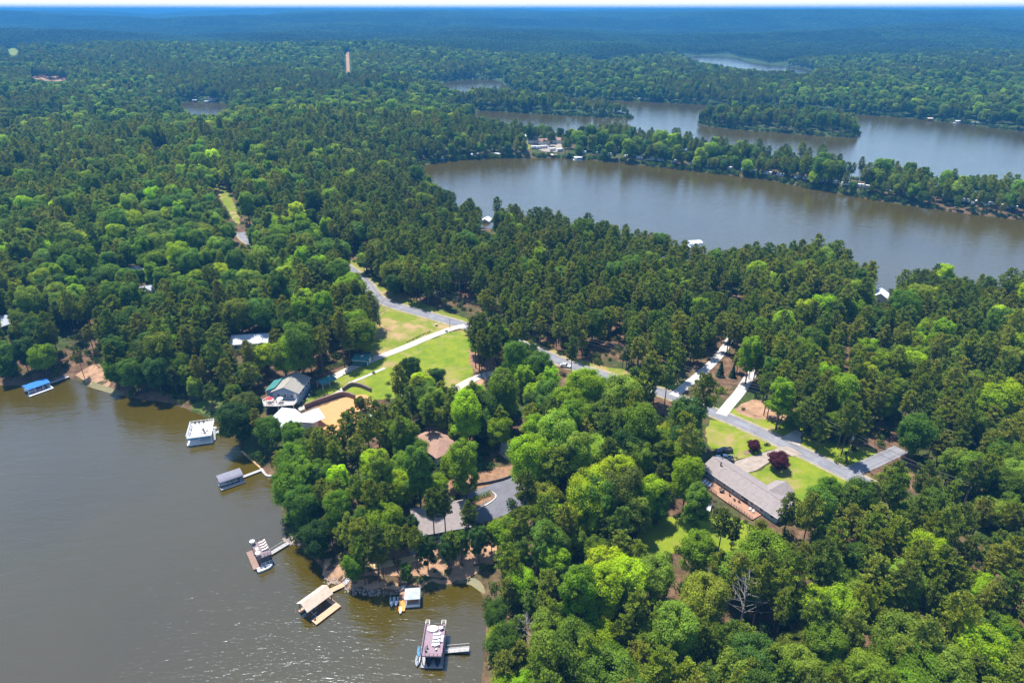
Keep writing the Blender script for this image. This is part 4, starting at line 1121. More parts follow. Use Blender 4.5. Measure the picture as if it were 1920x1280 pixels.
# ------------------------------------------------------------------ docks and craft on the near lake
WH = lambda t, x, y, z: tuple(t.matrix_basis @ Vector((x, y, z)))     # a place in the thing's frame -> world
def floats(t, x0, x1, y0, y1, n=4):
    for k in range(n):
        x = x0 + (k + .5) * (x1 - x0) / n
        MB().box(x - .55, x + .55, y0 + .1, y1 - .1, -.25, .22).build('float', 'float_black', t)

# blue-roofed boathouse, far left
t = place('boathouse', 'boathouse with bright blue metal roof and white deck at the wooded bank', 'boathouse', (67, 719), 3.0, 52)
gable_roof(MB(), -4.4, 4.4, -2.9, 2.9, 2.75, 3.55).build('roof', 'blue_metal_roof', t)
MB().box(-4.2, 4.2, 1.7, 2.8, .25, .45).build('walkway', 'white_decking', t)
MB().box(-4.6, 4.6, -4.4, -2.3, .25, .45).build('deck', 'white_decking', t); MB().box(3.3, 4.6, -2.297, 1.697, .25, .447).build('cross_deck', 'white_decking', t)
posts(t, [(x, y) for x in (-4.1, -1.4, 1.4, 4.1) for y in (-2.6, 2.5)], .451, 2.9)
MB().box(-4.2, 3.2, 2.45, 2.6, .46, 1.2).build('back_panel', 'white_paint', t)
floats(t, -4.4, 4.4, -4.3, -2.4); floats(t, -4.2, 4.2, 1.75, 2.75)
gangway(t, (4.6, 1.2), (*local_of(t, (130, 706), 0.6), 0.9), 1.5, .5, 'grey_decking')
b = motor_boat(WH(t, -.4, -.4, .35), t.rotation_euler.z + math.pi, 6.2, 2.2, 'red and white motor boat on the lift under the blue roof', 'gelcoat', 'red_fabric')
for k, x in enumerate((-2.6, -1.0, .8)): chair(WH(t, x, -2.75, .45), t.rotation_euler.z - 1.57, 'red deck chair under the edge of the blue roof', 'red chairs under the blue roof', 'red_fabric')

# white two-storey party dock
t = place('party_dock', 'white two-storey party dock with railed sun deck', 'dock', (376, 805), 3.3, 15)
MB().box(-4.3, 4.3, -5.2, 5.2, 3.0, 3.3).build('sun_deck', 'white_decking', t)
MB().box(-4.5, 4.5, -5.5, 5.4, .2, .5).build('lower_deck', 'white_decking', t)
posts(t, [(x, y) for x in (-4.1, 0, 4.1) for y in (-4.9, -1.6, 1.6, 4.9)], .501, 3.0, .18)
railing(t, [(-4.2, 5.1), (-4.2, -5.1)], 3.3); railing(t, [(4.2, 5.1), (4.2, 1.2)], 3.3); railing(t, [(-4.1, 5.1), (4.1, 5.1)], 3.3); railing(t, [(-4.1, -5.1), (4.1, -5.1)], 3.3, .35)
railing(t, [(-4.4, -5.4), (4.4, -5.4)], .5, .9)
MB().box(-3.9, 3.6, 1.8, 4.6, .505, 2.995).build('cabin', 'white_siding', t)
MB().box(-3.9, 3.9, -4.95, -4.85, 2.2, 2.95).build('valance', 'blue_paint', t)
floats(t, -4.4, 4.4, -5.4, 5.3, 5)
st = MB()
for k in range(11): st.box(4.32 + (k % 1), 5.3, -1.2 - k * .28, -.95 - k * .28, 3.0 - k * .25, 3.06 - k * .25)
st.build('stair', 'white_paint', t)
gangway(t, (4.5, .6), (*local_of(t, (428, 800), 0.8), 1.0), 1.6, .55, 'white_decking', True, 'white_paint')
for k, (x, y) in enumerate([(-3.2, -3.6), (-3.2, -2.2), (-3.2, -.4), (-3.2, .9), (-3.2, 2.4), (-2.4, 4.2), (-1.0, 4.3), (.6, 4.3)]):
    chair(WH(t, x, y, 3.3), t.rotation_euler.z + (3.14 if k < 5 else 1.57), 'dark chair along the rail of the white sun deck', 'chairs on the white sun deck')
round_table(WH(t, 1.6, -2.4, 3.3), 'dark round table on the white sun deck', .6, 'dark_metal')
u = empty('closed_umbrella', WH(t, 1.6, -2.4, 3.3), 0, 'folded dark umbrella standing in the table on the white sun deck', 'umbrella')
MB().lathe([(.04, 0), (.04, 1.0), (.20, 1.05), (.14, 2.0), (.03, 2.6)], n=9).build('folded_canopy', 'dark_metal', u)
for k in range(4): chair(WH(t, 1.6 + math.cos(k * 1.57 + .4), -2.4 + math.sin(k * 1.57 + .4), 3.3), t.rotation_euler.z + k * 1.57 + .4, 'dark chair around the table on the white sun deck', 'chairs around the sun deck table')

# slate-roofed boathouse
t = place('boathouse', 'boathouse with slate-grey curved metal roof beside the seawall', 'boathouse', (430, 890), 3.0, 35)
m = MB(); prof = [(2.6 * math.cos(a), 2.45 + 1.0 * math.sin(a)) for a in [math.pi * k / 10 for k in range(11)]]
m.extrude(prof + [(q[0] * .97, q[1] - .1) for q in prof[::-1]], 'x', -3.9, 3.9); m.build('roof', 'slate_metal_roof', t)
MB().box(-3.9, 3.9, -3.4, -1.9, .25, .48).build('deck', 'grey_decking', t); MB().box(-3.7, 3.7, 1.6, 2.5, .25, .48).build('walkway', 'grey_decking', t); MB().box(2.6, 3.9, -1.897, 1.597, .25, .477).build('cross_deck', 'grey_decking', t)
posts(t, [(x, y) for x in (-3.6, 0, 3.6) for y in (-2.35, 2.2)], .481, 2.75, .14, 'dark_metal')
floats(t, -3.8, 3.8, -3.3, -2.0); floats(t, -3.6, 3.6, 1.65, 2.45)
gangway(t, (3.9, 0), local_of(t, (492, 878), 0.8), 1.3, .5, 'grey_decking', False)
motor_boat(WH(t, -.9, -.2, .4), t.rotation_euler.z + math.pi, 6.4, 2.3, 'white motor boat with its bow out of the slate-roofed boathouse')
MB().box(-3.85, -3.2, -3.42, -3.1, .48, .62).build('dock_cleat', 'white_paint', t)

# brown party dock
t = place('party_dock', 'small brown two-storey party dock with dark lower level', 'dock', (489, 1028), 3.3, -57)
MB().box(-3.8, 3.8, -2.0, 2.1, 3.0, 3.25).build('sun_deck', 'plum_decking', t)
MB().box(-4.2, 4.2, -3.6, 2.2, .2, .45).build('lower_deck', 'umber_decking', t)
posts(t, [(x, y) for x in (-3.6, 0, 3.6) for y in (-1.8, 1.9)], .451, 3.0, .16, 'dark_wood')
MB().box(-3.0, 3.2, -1.2, 1.6, .455, 2.9).build('cabin', 'dark_siding', t)
railing(t, [(-3.7, -1.95), (3.7, -1.95)], 3.25, .9, 'dark_metal'); railing(t, [(3.75, -1.9), (3.75, 2.0)], 3.25, .9, 'dark_metal'); railing(t, [(-3.75, -1.9), (-3.75, 2.0)], 3.25, .9, 'dark_metal')
railing(t, [(4.1, -1.2), (4.1, 2.1)], .45, .9, 'white_paint')
floats(t, -4.1, 4.1, -3.5, 2.1, 5)
gangway(t, (.3, 2.15), local_of(t, (541, 1015), 0.8), 1.4, .5, 'grey_decking')
for k, x in enumerate((-2.4, -1.2, 0, 1.2)): lounger(WH(t, x, 1.0, 3.25), t.rotation_euler.z + 1.57, 'tan lounger in the row on the brown party dock', 'loungers on the brown party dock', 'canvas_tan')
lounger(WH(t, .2, -1.0, 3.25), t.rotation_euler.z, 'single tan lounger by the rail of the brown party dock', None, 'canvas_tan')
umbrella(WH(t, -3.2, -1.5, 3.25), 'white umbrella at the outer corner of the brown party dock', .8, h=1.7)
umbrella(WH(t, 2.6, -1.4, 3.25), 'white umbrella above the moored boat at the brown party dock', .8, h=1.7)
motor_boat(WH(t, 5.2, -.6, .15), t.rotation_euler.z + 1.57, 4.4, 1.8, 'white motor boat moored at the end of the brown party dock')

# tan-roofed boathouse with L-shaped deck
t = place('boathouse', 'boathouse with tan metal gable roof and brown L-shaped deck', 'boathouse', (592, 1120), 3.6, 51)
gable_roof(MB(), -4.2, 4.2, -1.9, 2.9, 3.0, 4.6, .5).build('roof', 'tan_metal_roof', t)
MB().box(-3.9, 4.1, -4.9, -2.9, .25, .5).build('deck', 'tan_decking', t); MB().box(-4.1, 3.9, 1.6, 2.7, .25, .5).build('walkway', 'tan_decking', t); MB().box(2.9, 4.1, -2.897, 1.597, .25, .497).build('cross_deck', 'tan_decking', t)
MB().box(-3.9, 2.85, -2.85, -1.3, .05, .18).build('lift_bunk', 'dark_metal', t); MB().box(-3.9, 2.85, -1.25, 1.55, -.3, -.1).build('slip_dark_sheet', 'float_black', t)  # dark sheet added to stand in for the slip's dark water
posts(t, [(x, y) for x in (-3.7, 0, 3.7) for y in (-1.5, 2.3)], .1, 3.25, .16, 'dark_wood')
m = MB(); [m.bar((-3.0, -1.5, z0), (-2.2, -3.0, z1), .08) for z0, z1 in ((.4, 2.2), (2.2, .4))]; m.build('boat_lift', 'galvanised', t)
floats(t, -3.8, 4.0, -4.8, -3.0, 5); floats(t, -4.0, 3.8, 1.65, 2.6, 5)
gangway(t, (4.2, 2.1), (*local_of(t, (645, 1094), .7), .6), 1.6, .5, 'tan_decking', False); gangway(t, local_of(t, (645, 1094), .7), (*local_of(t, (662, 1075), 1.6), 1.6), 1.5, .62, 'grey_decking', True)
MB().box(-3.4, -2.9, -3.5, -3.1, .5, .95).build('dock_box', 'dark_wood', t)

# white gazebo dock
t = place('gazebo_dock', 'white-roofed gazebo dock with orange landing stage', 'dock', (773, 1109), 3.4, 6)
hip_roof(MB(), -2.1, 2.1, -2.0, 2.1, 2.7, 3.7, 2.08).build('roof', 'grey_metal_roof', t)
MB().box(-2.0, 2.0, -2.5, 2.1, .25, .5).build('deck', 'grey_decking', t)
posts(t, [(x, y) for x in (-1.8, 1.8) for y in (-1.7, 1.8)], .501, 2.75)
MB().box(-1.9, 1.9, -2.46, -2.36, .501, 1.15).build('kick_panel', 'white_paint', t)
MB().box(-3.75, -2.05, -3.6, .4, .25, .497).build('landing_stage', 'orange_decking', t); MB().box(-3.75, -2.05, .403, 4.2, .25, .497).build('walkway', 'brown_decking', t)
floats(t, -2.0, 2.0, -2.4, 2.0, 3); floats(t, -3.7, -2.1, -3.5, 4.1, 1)
MB().box(-3.45, -3.0, -4.3, -2.4, .3, .62).build('diving_board', 'gelcoat', t)
gangway(t, (-2.9, 4.2), (*local_of(t, (757, 1086), 1.0), 1.2), 1.3, .5, 'grey_decking', False)
s = empty('sofa', WH(t, 0, -.4, .5), t.rotation_euler.z, 'orange sofa under the white gazebo roof', 'sofa')
MB().box(-1.2, 1.2, -.4, .4, .1, .45).build('seat', 'orange_fabric', s); MB().box(-1.2, 1.2, .3, .5, .451, .9).build('backrest', 'orange_fabric', s)
for k, dx in enumerate((-4.5, -5.7)): jet_ski(WH(t, dx, .1, .12), t.rotation_euler.z - 1.57, ('white jet ski next to the orange landing stage', 'white jet ski on the outside of the gazebo dock')[k], 'gelcoat', 'jet skis at the gazebo dock')

# mauve party dock
t = place('party_dock', 'two-storey party dock with mauve sun deck and white oval tub', 'dock', (813, 1200), 3.6, -91)
MB().box(-4.6, 4.6, -2.6, 2.6, 3.3, 3.6).build('sun_deck', 'mauve_decking', t)
MB().box(-4.4, 5.3, -2.7, 2.7, .2, .45).build('lower_deck', 'grey_decking', t)
posts(t, [(x, y) for x in (-4.4, 0, 4.4) for y in (-2.4, 2.4)], .451, 3.3, .18, 'grey_wood')
railing(t, [(-4.5, -2.55), (4.5, -2.55)], 3.6, .9, 'mauve_decking'); railing(t, [(4.55, -2.5), (4.55, 2.5)], 3.6, .9, 'mauve_decking'); railing(t, [(4.5, 2.55), (-4.5, 2.55)], 3.6, .9, 'mauve_decking')
for y0, y1 in ((-2.55, -1.6), (1.5, 2.55)): railing(t, [(-4.5, y0), (-5.6, y0), (-5.6, y1), (-4.5, y1)], 3.45, .95, 'cream_paint')
MB().box(-5.5, -4.6, -2.5, -1.65, 3.3, 3.44).build('slide_landing', 'mauve_decking', t); MB().box(-5.5, -4.6, 1.55, 2.5, 3.3, 3.44).build('slide_landing', 'mauve_decking', t)
floats(t, -4.3, 5.2, -2.6, 2.6, 5)
gangway(t, (.4, 2.7), (*local_of(t, (880, 1216), 1.0), 1.2), 1.5, .55, 'grey_decking', True)
tub = empty('hot_tub', WH(t, -3.3, -.6, 3.6), t.rotation_euler.z, 'white oval tub at the end of the mauve sun deck', 'tub')
m = MB(); n = 24
for k in range(n):
    a, b = 2 * math.pi * k / n, 2 * math.pi * (k + 1) / n
    P = lambda q, r, z: (r * .72 * math.cos(q), r * math.sin(q), z)
    m.hexa([P(a, 1.35, 0), P(b, 1.35, 0), P(b, .95, 0), P(a, .95, 0), P(a, 1.35, .5), P(b, 1.35, .5), P(b, .95, .5), P(a, .95, .5)])
m.build('shell', 'canvas_white', tub); MB().prism([(.66 * math.cos(k * .2618), .92 * math.sin(k * .2618)) for k in range(24)], .05, .30).build('liner', 'cream_paint', tub)
for k in range(4): lounger(WH(t, -1.6 + k * 1.05, .75, 3.6), t.rotation_euler.z + 1.57, 'white lounger in the row on the mauve sun deck', 'loungers on the mauve sun deck')
bx = empty('bench', WH(t, -.3, 2.1, 3.6), t.rotation_euler.z, 'white bench along the rail of the mauve sun deck', 'bench')
MB().box(-.9, .9, -.25, .25, .40, .48).build('seat', 'white_paint', bx); [MB().box(x - .06, x + .06, -.22, .22, 0, .40).build('leg', 'white_paint', bx) for x in (-.8, .8)]
chair(WH(t, 2.4, -1.5, 3.6), 0.4, 'dark chair at the low rail corner of the mauve sun deck', None); round_table(WH(t, 3.2, -1.6, 3.6), 'small dark table on the mauve sun deck', .35, 'dark_metal')
round_table(WH(t, -3.4, 1.5, 3.6), 'pale table beside the oval tub', .5, 'canvas_white'); chair(WH(t, -3.4, 2.2, 3.6), 1.0, 'dark chair beside the oval tub', None)
chair(WH(t, 2.8, .9, 3.6), 2.2, 'pale chair near the loungers on the mauve sun deck', None, 'canvas_tan')
jet_ski(WH(t, .6, -3.6, .1), t.rotation_euler.z, 'light blue jet ski beside the mauve dock', 'blue_paint', 'jet skis at the mauve dock')
jet_ski(WH(t, 3.4, -3.7, .1), t.rotation_euler.z, 'black and silver jet ski beside the mauve dock', 'silver_paint', 'jet skis at the mauve dock')
motor_boat(WH(t, 2.2, -.9, .55), t.rotation_euler.z, 6.2, 2.0, 'dark motor boat under the mauve deck, lake side', 'dark_metal', 'canvas_tan')
motor_boat(WH(t, 2.2, 1.3, .55), t.rotation_euler.z, 6.0, 2.0, 'dark motor boat under the mauve deck, bank side', 'dark_metal', 'canvas_tan')

# seawall and small shore things
def wall_along(name, pxs, h0, h1, w, mat, parent=None, n=6, drop=1.0):
    path = ppath(pxs, n); L, Rr = ribbon_outline(path, w); m = MB(); V = []
    for a, b in zip(L, Rr):
        z = max(0, float(gz((a.x + b.x) / 2, (a.y + b.y) / 2)))
        V.append([m.bm.verts.new(p) for p in ((a.x, a.y, z - drop), (b.x, b.y, z - drop), (b.x, b.y, z + h1), (a.x, a.y, z + h1))])
    for p, q in zip(V, V[1:]):
        for k in range(4): m.bm.faces.new([p[k], p[(k + 1) % 4], q[(k + 1) % 4], q[k]])
    m.bm.faces.new(V[0]); m.bm.faces.new(V[-1][::-1])
    return m.build(name, mat, parent)
tag(wall_along('seawall', [(453, 846), (466, 857), (478, 868), (492, 881)], 0, .35, .6, 'timber_orange'), 'orange timber seawall along the little cove', 'wall')
tag(wall_along('shore_wall', [(490, 880), (500, 892), (512, 893)], 0, .5, .8, 'pale_stone'), 'pale stone wall at the foot of the slate boathouse gangway', 'wall')
def rocks(name, label, pxs, n, seed, s0=.25, s1=.7):
    path = ppath(pxs, 8); r = random.Random(seed); m = MB()
    for k in range(n):
        p = path[r.randrange(len(path))]; x = p.x + r.uniform(-1.6, 1.6); y = p.y + r.uniform(-.9, .9)
        m.ball((x, y, max(0, float(gz(x, y))) + .05), r.uniform(s0, s1), r.uniform(.5, .8), 1, .45, seed * 1000 + k)
    return tag(m.build(name, 'shore_rock'), label, None, None, 'stuff')
rocks('riprap', 'pale boulders along the bare bank', [(618, 1086), (640, 1098), (670, 1109), (705, 1112), (750, 1109)], 150, 5, .15, .42)
rocks('riprap', 'boulders of the little stone jetty', [(536, 1012), (545, 1010), (556, 1018)], 60, 6)
# boardwalk and stairs below the grey-roofed house
bw = empty('boardwalk', (0, 0, 0), 0, 'pale timber boardwalk on the bare bank below the grey-roofed house', 'boardwalk')
P = [G(*p) for p in ((662, 1070), (700, 1063), (745, 1055), (787, 1046))]
for k, (a, b) in enumerate(zip(P, P[1:])): gangway(bw, (a.x, a.y), (b.x, b.y, b.z + .5), 2.4, a.z + .5, 'pine_decking', False)
bs = [o for o in bw.children]
for o in bs: o.name = 'deck'
sw = empty('stairway', (0, 0, 0), 0, 'timber stairway from the boardwalk down to the gazebo dock', 'stairs')
a, b = G(768, 1052), G(758, 1092)
for k in range(16):
    p = a.lerp(b, k / 15); MB().box(p.x - .8, p.x + .8, p.y - .28, p.y + .2, p.z + .3, p.z + .38).build('tread', 'pine_decking', sw)
sw2 = empty('stairway', (0, 0, 0), 0, 'timber stairway from the grey-roofed house to the boardwalk', 'stairs')
a, b = G(764, 1000), G(776, 1044)
for k in range(14):
    p = a.lerp(b, k / 13); MB().box(p.x - .8, p.x + .8, p.y - .3, p.y + .24, p.z + .3, p.z + .38).build('tread', 'grey_decking', sw2)

# ------------------------------------------------------------------ houses
# blue-grey lake house with deck
g = float(G(545, 745).z)
t = house('lake_house', 'blue-grey lake house with taupe gable roof above the cove', (545, 716), g + 6.4, 84, 12.5, 10.5, g, 5.4, 2.3, 'blue_siding', 'taupe_shingles', windows=False)
for y in (-2.6, 0.2, 2.8): window(t, -6.25, y, 2.9, 1.3, 1.6, '-x')
for x in (-4, -1, 2, 4.5): window(t, x, -5.25, 2.9, 1.1, 1.4, '-y'); window(t, x, 5.25, 2.9, 1.1, 1.4, '+y')
door(t, -6.25, -4.1, 2.6, 1.0, 2.1, '-x')
w = MB(); gable_walls(w, -4.5, 3.5, 5.0, 8.4, -3, 4.6, 5.5, 5.1); w.build('annex_wall', 'blue_siding', t)
gable_roof(MB(), -4.9, 3.9, 4.2, 9.0, 4.5, 6.3, 4.6).build('annex_roof', 'green_metal_roof', t)
d = MB().prism([(-6.3, -5.3), (-6.3, 6.5), (-9.5, 8.2), (-12.5, 6.4), (-12.0, 1.0), (-10.5, -5.0)], 2.0, 2.3).build('deck', 'pale_stone', t)
for x, y in ((-12.0, 6.0), (-11.6, 1.0), (-10.2, -4.6), (-9.4, 7.7)): MB().box(x - .12, x + .12, y - .12, y + .12, -3, 2.0).build('deck_post', 'white_paint', t)
railing(t, [(-6.4, 6.5), (-9.5, 8.1), (-12.4, 6.3), (-11.9, 1.0), (-10.4, -4.9), (-6.4, -5.2)], 2.3, 1.0, 'white_paint')
umbrella(WH(t, -9.6, 5.0, 2.3), 'red umbrella on the deck of the blue-grey lake house', 1.4, 'red_fabric')
umbrella(WH(t, -9.2, 1.0, 2.3), 'white umbrella on the deck of the blue-grey lake house', 1.3, 'canvas_white')
for k in range(5): chair(WH(t, -9.6 + 1.6 * math.cos(k * 1.25), 4.4 + 1.8 * math.sin(k * 1.25), 2.3), k * 1.25, 'white deck chair around the red umbrella', 'chairs around the red umbrella', 'canvas_white')
pp = MB().box(-4, 6.5, -8.2, -5.3, .05, .2).build('patio', 'concrete', t)
for k in range(6): chair(WH(t, -3 + k * 1.5, -7.0 + .5 * (k % 2), .2), k, 'patio chair beside the blue-grey lake house', 'patio chairs beside the lake house', ('canvas_white', 'dark_metal')[k % 2])
# white-roofed house below it
g = float(G(545, 800).z)
t = house('white_house', 'house with bright white metal roof half hidden by trees', (546, 782), g + 5.2, -46, 13, 9, g, 4.0, 2.4, 'white_siding', 'white_metal_roof')
w = MB(); gable_walls(w, -5.2, 1.6, -4, 4, -3, 3.9, 5.9); w2 = w.build('wing_wall', 'white_siding', t)
w2.location = (2.4, 5.5, 0); w2.rotation_euler = (0, 0, R(90))
r2 = gable_roof(MB(), -5.0, 5.6, -4.4, 4.4, 3.55, 5.9).build('wing_roof', 'white_metal_roof', t); r2.location = (2.4, 4.6, .05); r2.rotation_euler = (0, 0, R(90))
# green garage and carport roof by the driveway
g = float(G(672, 690).z)
t = house('garage', 'small dark green metal garage beside the driveway', (679, 667), g + 3.4, -10, 6.4, 6.8, g, 3.0, 1.0, 'green_siding', 'green_metal_roof', .25, windows=False, cat='garage')
door(t, 3.2, .5, .02, 2.8, 2.4, '+x', 'white_paint', 'garage_door', False); door(t, 3.2, -2.4, .02, .95, 2.05, '+x')
for z in (.6, 1.2, 1.8): MB().box(3.262, 3.275, -.85, 1.85, z, z + .03).build('door_joint', 'grey_wood', t)
g = float(G(612, 724).z)
t = place('carport', 'carport with flat green metal roof at the end of the driveway', 'carport', (612, 711), g + 2.9, 46, g)
gable_roof(MB(), -3.5, 3.5, -2.4, 2.4, 2.7, 3.1).build('roof', 'green_metal_roof', t)
posts(t, [(x, y) for x in (-3.2, 0, 3.2) for y in (-2.1, 2.1)], -.5, 2.75, .14, 'white_paint')
# brown hip-roofed house in the trees
g = float(G(820, 845).z)
t = house('brown_roof_house', 'house with brown shingled hip roof among the trees', (818, 822), g + 4.6, -48, 15, 11, g, 3.2, 2.8, 'cream_paint', 'brown_shingles', hip=True)
r2 = hip_roof(MB(), -4, 4, -3.6, 3.6, 3.1, 5.2, 3.6).build('wing_roof', 'brown_shingles', t); r2.location = (-6, 5.5, 0.0)
MB().box(-9.5, -2.5, 2.4, 8.6, -3, 3.0).build('wing_wall', 'cream_paint', t)
# grey-roofed house on the bank
g = float(G(830, 985).z)
t = house('lake_cottage', 'low house with wide grey shingled roof above the bare bank', (824, 962), g + 4.6, 15, 15.5, 11.5, g, 3.4, 2.3, 'dark_siding', 'grey_shingles', .7, yr=2.6)
MB().box(-7.6, 7.6, -8.0, -5.8, -.2, .05).build('porch_deck', 'grey_decking', t); railing(t, [(-7.5, -7.9), (7.5, -7.9)], .05, 1.0, 'dark_wood'); MB().box(-7.6, 7.6, -7.7, -7.5, -3, -.2).build('porch_shade_panel', 'dark_siding', t)  # dark panel below the deck stands in for the porch shadow
r2 = gable_roof(MB(), -2.6, 2.6, -2.6, 2.6, 4.3, 5.65).build('rear_gable', 'grey_shingles', t); r2.location = (2.6, 4.2, .1); r2.rotation_euler = (0, 0, R(90))
sheet_pts = [(760 + 118, 968), (905, 950), (930, 932), (925, 915), (880, 930), (862, 915), (920, 900), (960, 892), (998, 898), (996, 944), (960, 962), (900, 985)]
psheet('parking_court', [(862, 938), (880, 922), (930, 905), (968, 888), (985, 895), (1000, 910), (1000, 945), (960, 960), (905, 980), (880, 985)], 'fresh_asphalt', .10, label='asphalt court beside the grey-roofed house')
bed = psheet('planting_bed', [(868, 950), (866, 938), (890, 934), (918, 922), (928, 930), (905, 948), (880, 958)], 'straw_mulch', .16, sm=0)
tag(wall_along('kerb', [(876, 964), (900, 953), (922, 940), (930, 930), (922, 922)], 0, .3, .45, 'concrete'), 'pale curved kerb round the planting bed', 'kerb')
tag(wall_along('low_wall', [(862, 918), (890, 910), (920, 905), (950, 897), (972, 886)], 0, 1.0, .5, 'retaining_block'), 'low block wall above the parking court', 'wall')
# long ranch house
g = float(G(1400, 930).z)
t = house('ranch_house', 'long ranch house with grey shingled roof beside the bright lawn', (1405, 902), g + 4.4, -57, 29, 9.4, g, 2.9, 2.0, 'pale_blue_siding', 'grey_shingles', .5)
w = MB(); gable_walls(w, -3, 5.8, -3, 3, -3, 2.6, 4.2); w2 = w.build('porch_wall', 'white_siding', t); w2.location = (6.2, 3.6, 0); w2.rotation_euler = (0, 0, R(90))
r2 = gable_roof(MB(), -3.6, 6.3, -3.5, 3.5, 2.5, 4.4).build('porch_roof', 'grey_shingles', t); r2.location = (6.2, 3.6, .04); r2.rotation_euler = (0, 0, R(90))
door(t, -9, -4.7, .1, 1.0, 2.1, '-y'); door(t, 3, -4.7, .1, 1.9, 2.1, '-y', 'window_glass', 'patio_door')
MB().box(-12.5, 9.5, -9.3, -4.75, .0, .25).build('deck', 'brown_decking', t)
railing(t, [(-12.4, -9.2), (-4.5, -9.2)], .25, 1.0, 'dark_wood'); railing(t, [(0.5, -9.2), (9.4, -9.2)], .25, 1.0, 'grey_wood')
m = MB(); [m.box(x - .1, x + .1, -9.25, -9.05, -3, 0) for x in (-12.2, -8, -4, 0, 4, 8.8)]; m.build('deck_pier', 'dark_wood', t)
MB().lathe([(.22, 3.0), (.22, 5.6), (.30, 5.62), (.30, 5.75)], -10.5, -1.2).build('vent_pipe', 'dark_metal', t)
for k in range(3): lounger(WH(t, -10.8 + k * 1.1, -8.0, .25), t.rotation_euler.z + 1.57, 'white lounger on the brown deck of the ranch house', 'loungers on the ranch house deck')
for k, x in enumerate((-5.5, -3.8, -1.6, .6, 1.8)): chair(WH(t, x, -6.2 - .5 * (k % 2), .25), k * 1.3, 'dark deck chair along the wall of the ranch house', 'deck chairs at the ranch house')
round_table(WH(t, -4.6, -6.9, .25), 'brown round table on the ranch house deck', .7, 'dark_wood')
for x in (6.2, 7.4): chair(WH(t, x, -6.4, .25), .6, 'white deck chair at the lower end of the ranch house deck', 'white chairs on the ranch house deck', 'canvas_white')
# other roofs showing through the trees
g = float(G(470, 660).z)
house('hidden_house', 'house with broken white roof showing through the trees above the bank', (470, 630), g + 4.5, 8, 16, 10, g, 3.4, 2.0, 'white_siding', 'white_metal_roof', group=None)
g = float(G(1652, 575).z)
house('shore_house', 'small white house at the far edge of the wood by the main lake', (1652, 548), g + 5.0, 60, 9, 7, g, 3.8, 2.2, 'white_siding', 'white_metal_roof')
g = float(G(5, 640).z)
house('grey_house', 'grey house cut off by the frame edge', (0, 602), g + 5.5, 60, 13, 10, g, 5.0, 2.6, 'dark_siding', 'grey_metal_roof')
g = float(G(276, 560).z)
house('woodland_cottage', 'pale roof glinting between the trees in the left wood', (276, 538), g + 4.0, 30, 9, 7, g, 3.0, 1.8, 'white_siding', 'grey_metal_roof')
g = float(G(258, 520).z)
house('woodland_cottage', 'white roof corner behind the pale roof in the left wood', (260, 503), g + 4.0, -20, 9, 7, g, 3.0, 1.8, 'white_siding', 'white_metal_roof')
g = float(G(612, 880).z)
house('white_cabin', 'white-roofed cabin veiled by thin trees below the clay yard', (612, 862), g + 4.0, 20, 9, 6.5, g, 2.8, 1.6, 'white_siding', 'white_metal_roof')
g = float(G(912, 425).z)
house('lake_cabin', 'white cabin at the lake edge behind the pines', (912, 410), g + 3.5, 75, 8, 6, g, 2.8, 1.6, 'white_siding', 'white_metal_roof')
psheet('concrete_pad', [(930, 824), (962, 814), (1008, 816), (1012, 838), (965, 846), (938, 848)], 'concrete', .10, sm=0)
psheet('forecourt', [(930, 845), (965, 843), (1000, 842), (1010, 860), (950, 862)], 'old_concrete', .09, sm=0)

# retaining walls and stone path by the clay yard
def terrace(pxs, h, wid, label):
    t = empty('retaining_wall', (0, 0, 0), 0, label, 'wall')
    o = wall_along('wall_face', pxs, 0, h, .7, 'retaining_block', t)
    return t
terrace([(572, 766), (592, 758), (613, 751), (638, 743), (652, 743), (666, 748)], 2.0, 1, 'curved brown block retaining wall behind the clay yard')
terrace([(643, 733), (658, 724), (674, 725), (696, 734)], 1.7, 1, 'upper curved brown retaining wall below the lawn')
ribbon('stone_path', ppath([(560, 768), (585, 757), (612, 746), (632, 738), (646, 728), (662, 716), (690, 704), (722, 690)], 6), [2.6] * 30 + [1.6] * 13, 'pale_stone', .14, label='pale stone path winding down past the retaining walls')

# hedges
def hedge(name, label, pxs, w, h, seed, tint=(.09, .17, .02), n_per=90, parent=None, leaf=.16):
    path = ppath(pxs, 6); r = rng(seed); VV = []; NN = []
    for a, b in zip(path, path[1:]):
        L = (b - a).length; m = int(n_per * L)
        tt = r.uniform(0, 1, m); d = unit(r, m); d[:, 2] = np.abs(d[:, 2])
        px_ = a.x + (b.x - a.x) * tt + d[:, 0] * w / 2; py_ = a.y + (b.y - a.y) * tt + d[:, 1] * w / 2
        VV.append(np.stack([px_, py_, np.maximum(gz(px_, py_), 0) + .1 + d[:, 2] * h * r.uniform(.8, 1.05, m)], 1)); NN.append(d)
    P_, N_ = np.concatenate(VV), np.concatenate(NN); N_ = N_ + unit(r, len(N_)) * .6; N_ /= np.linalg.norm(N_, axis=1, keepdims=True)
    V, F = leaf_quads(P_, N_, leaf * r.uniform(.7, 1.4, len(P_)), r)
    me = mesh_np(name, V, F, MATS['leaves']); set_lv(me, r.uniform(.7, 1.2, (len(F), 1)) * np.ones(3))
    o = link(name, me); o['tint'] = list(tint); return tag(o, label, 'hedge')
hedge('hedge', 'clipped green hedge in the planting bed of the grey-roofed house', [(872, 946), (890, 938), (908, 930), (920, 926)], 2.2, 1.5, 1, (.10, .20, .02))
hedge('hedge', 'long clipped hedge between the driveway and the dark trees', [(585, 704), (605, 697), (630, 688), (655, 676)], 2.4, 1.8, 2, (.11, .17, .02))

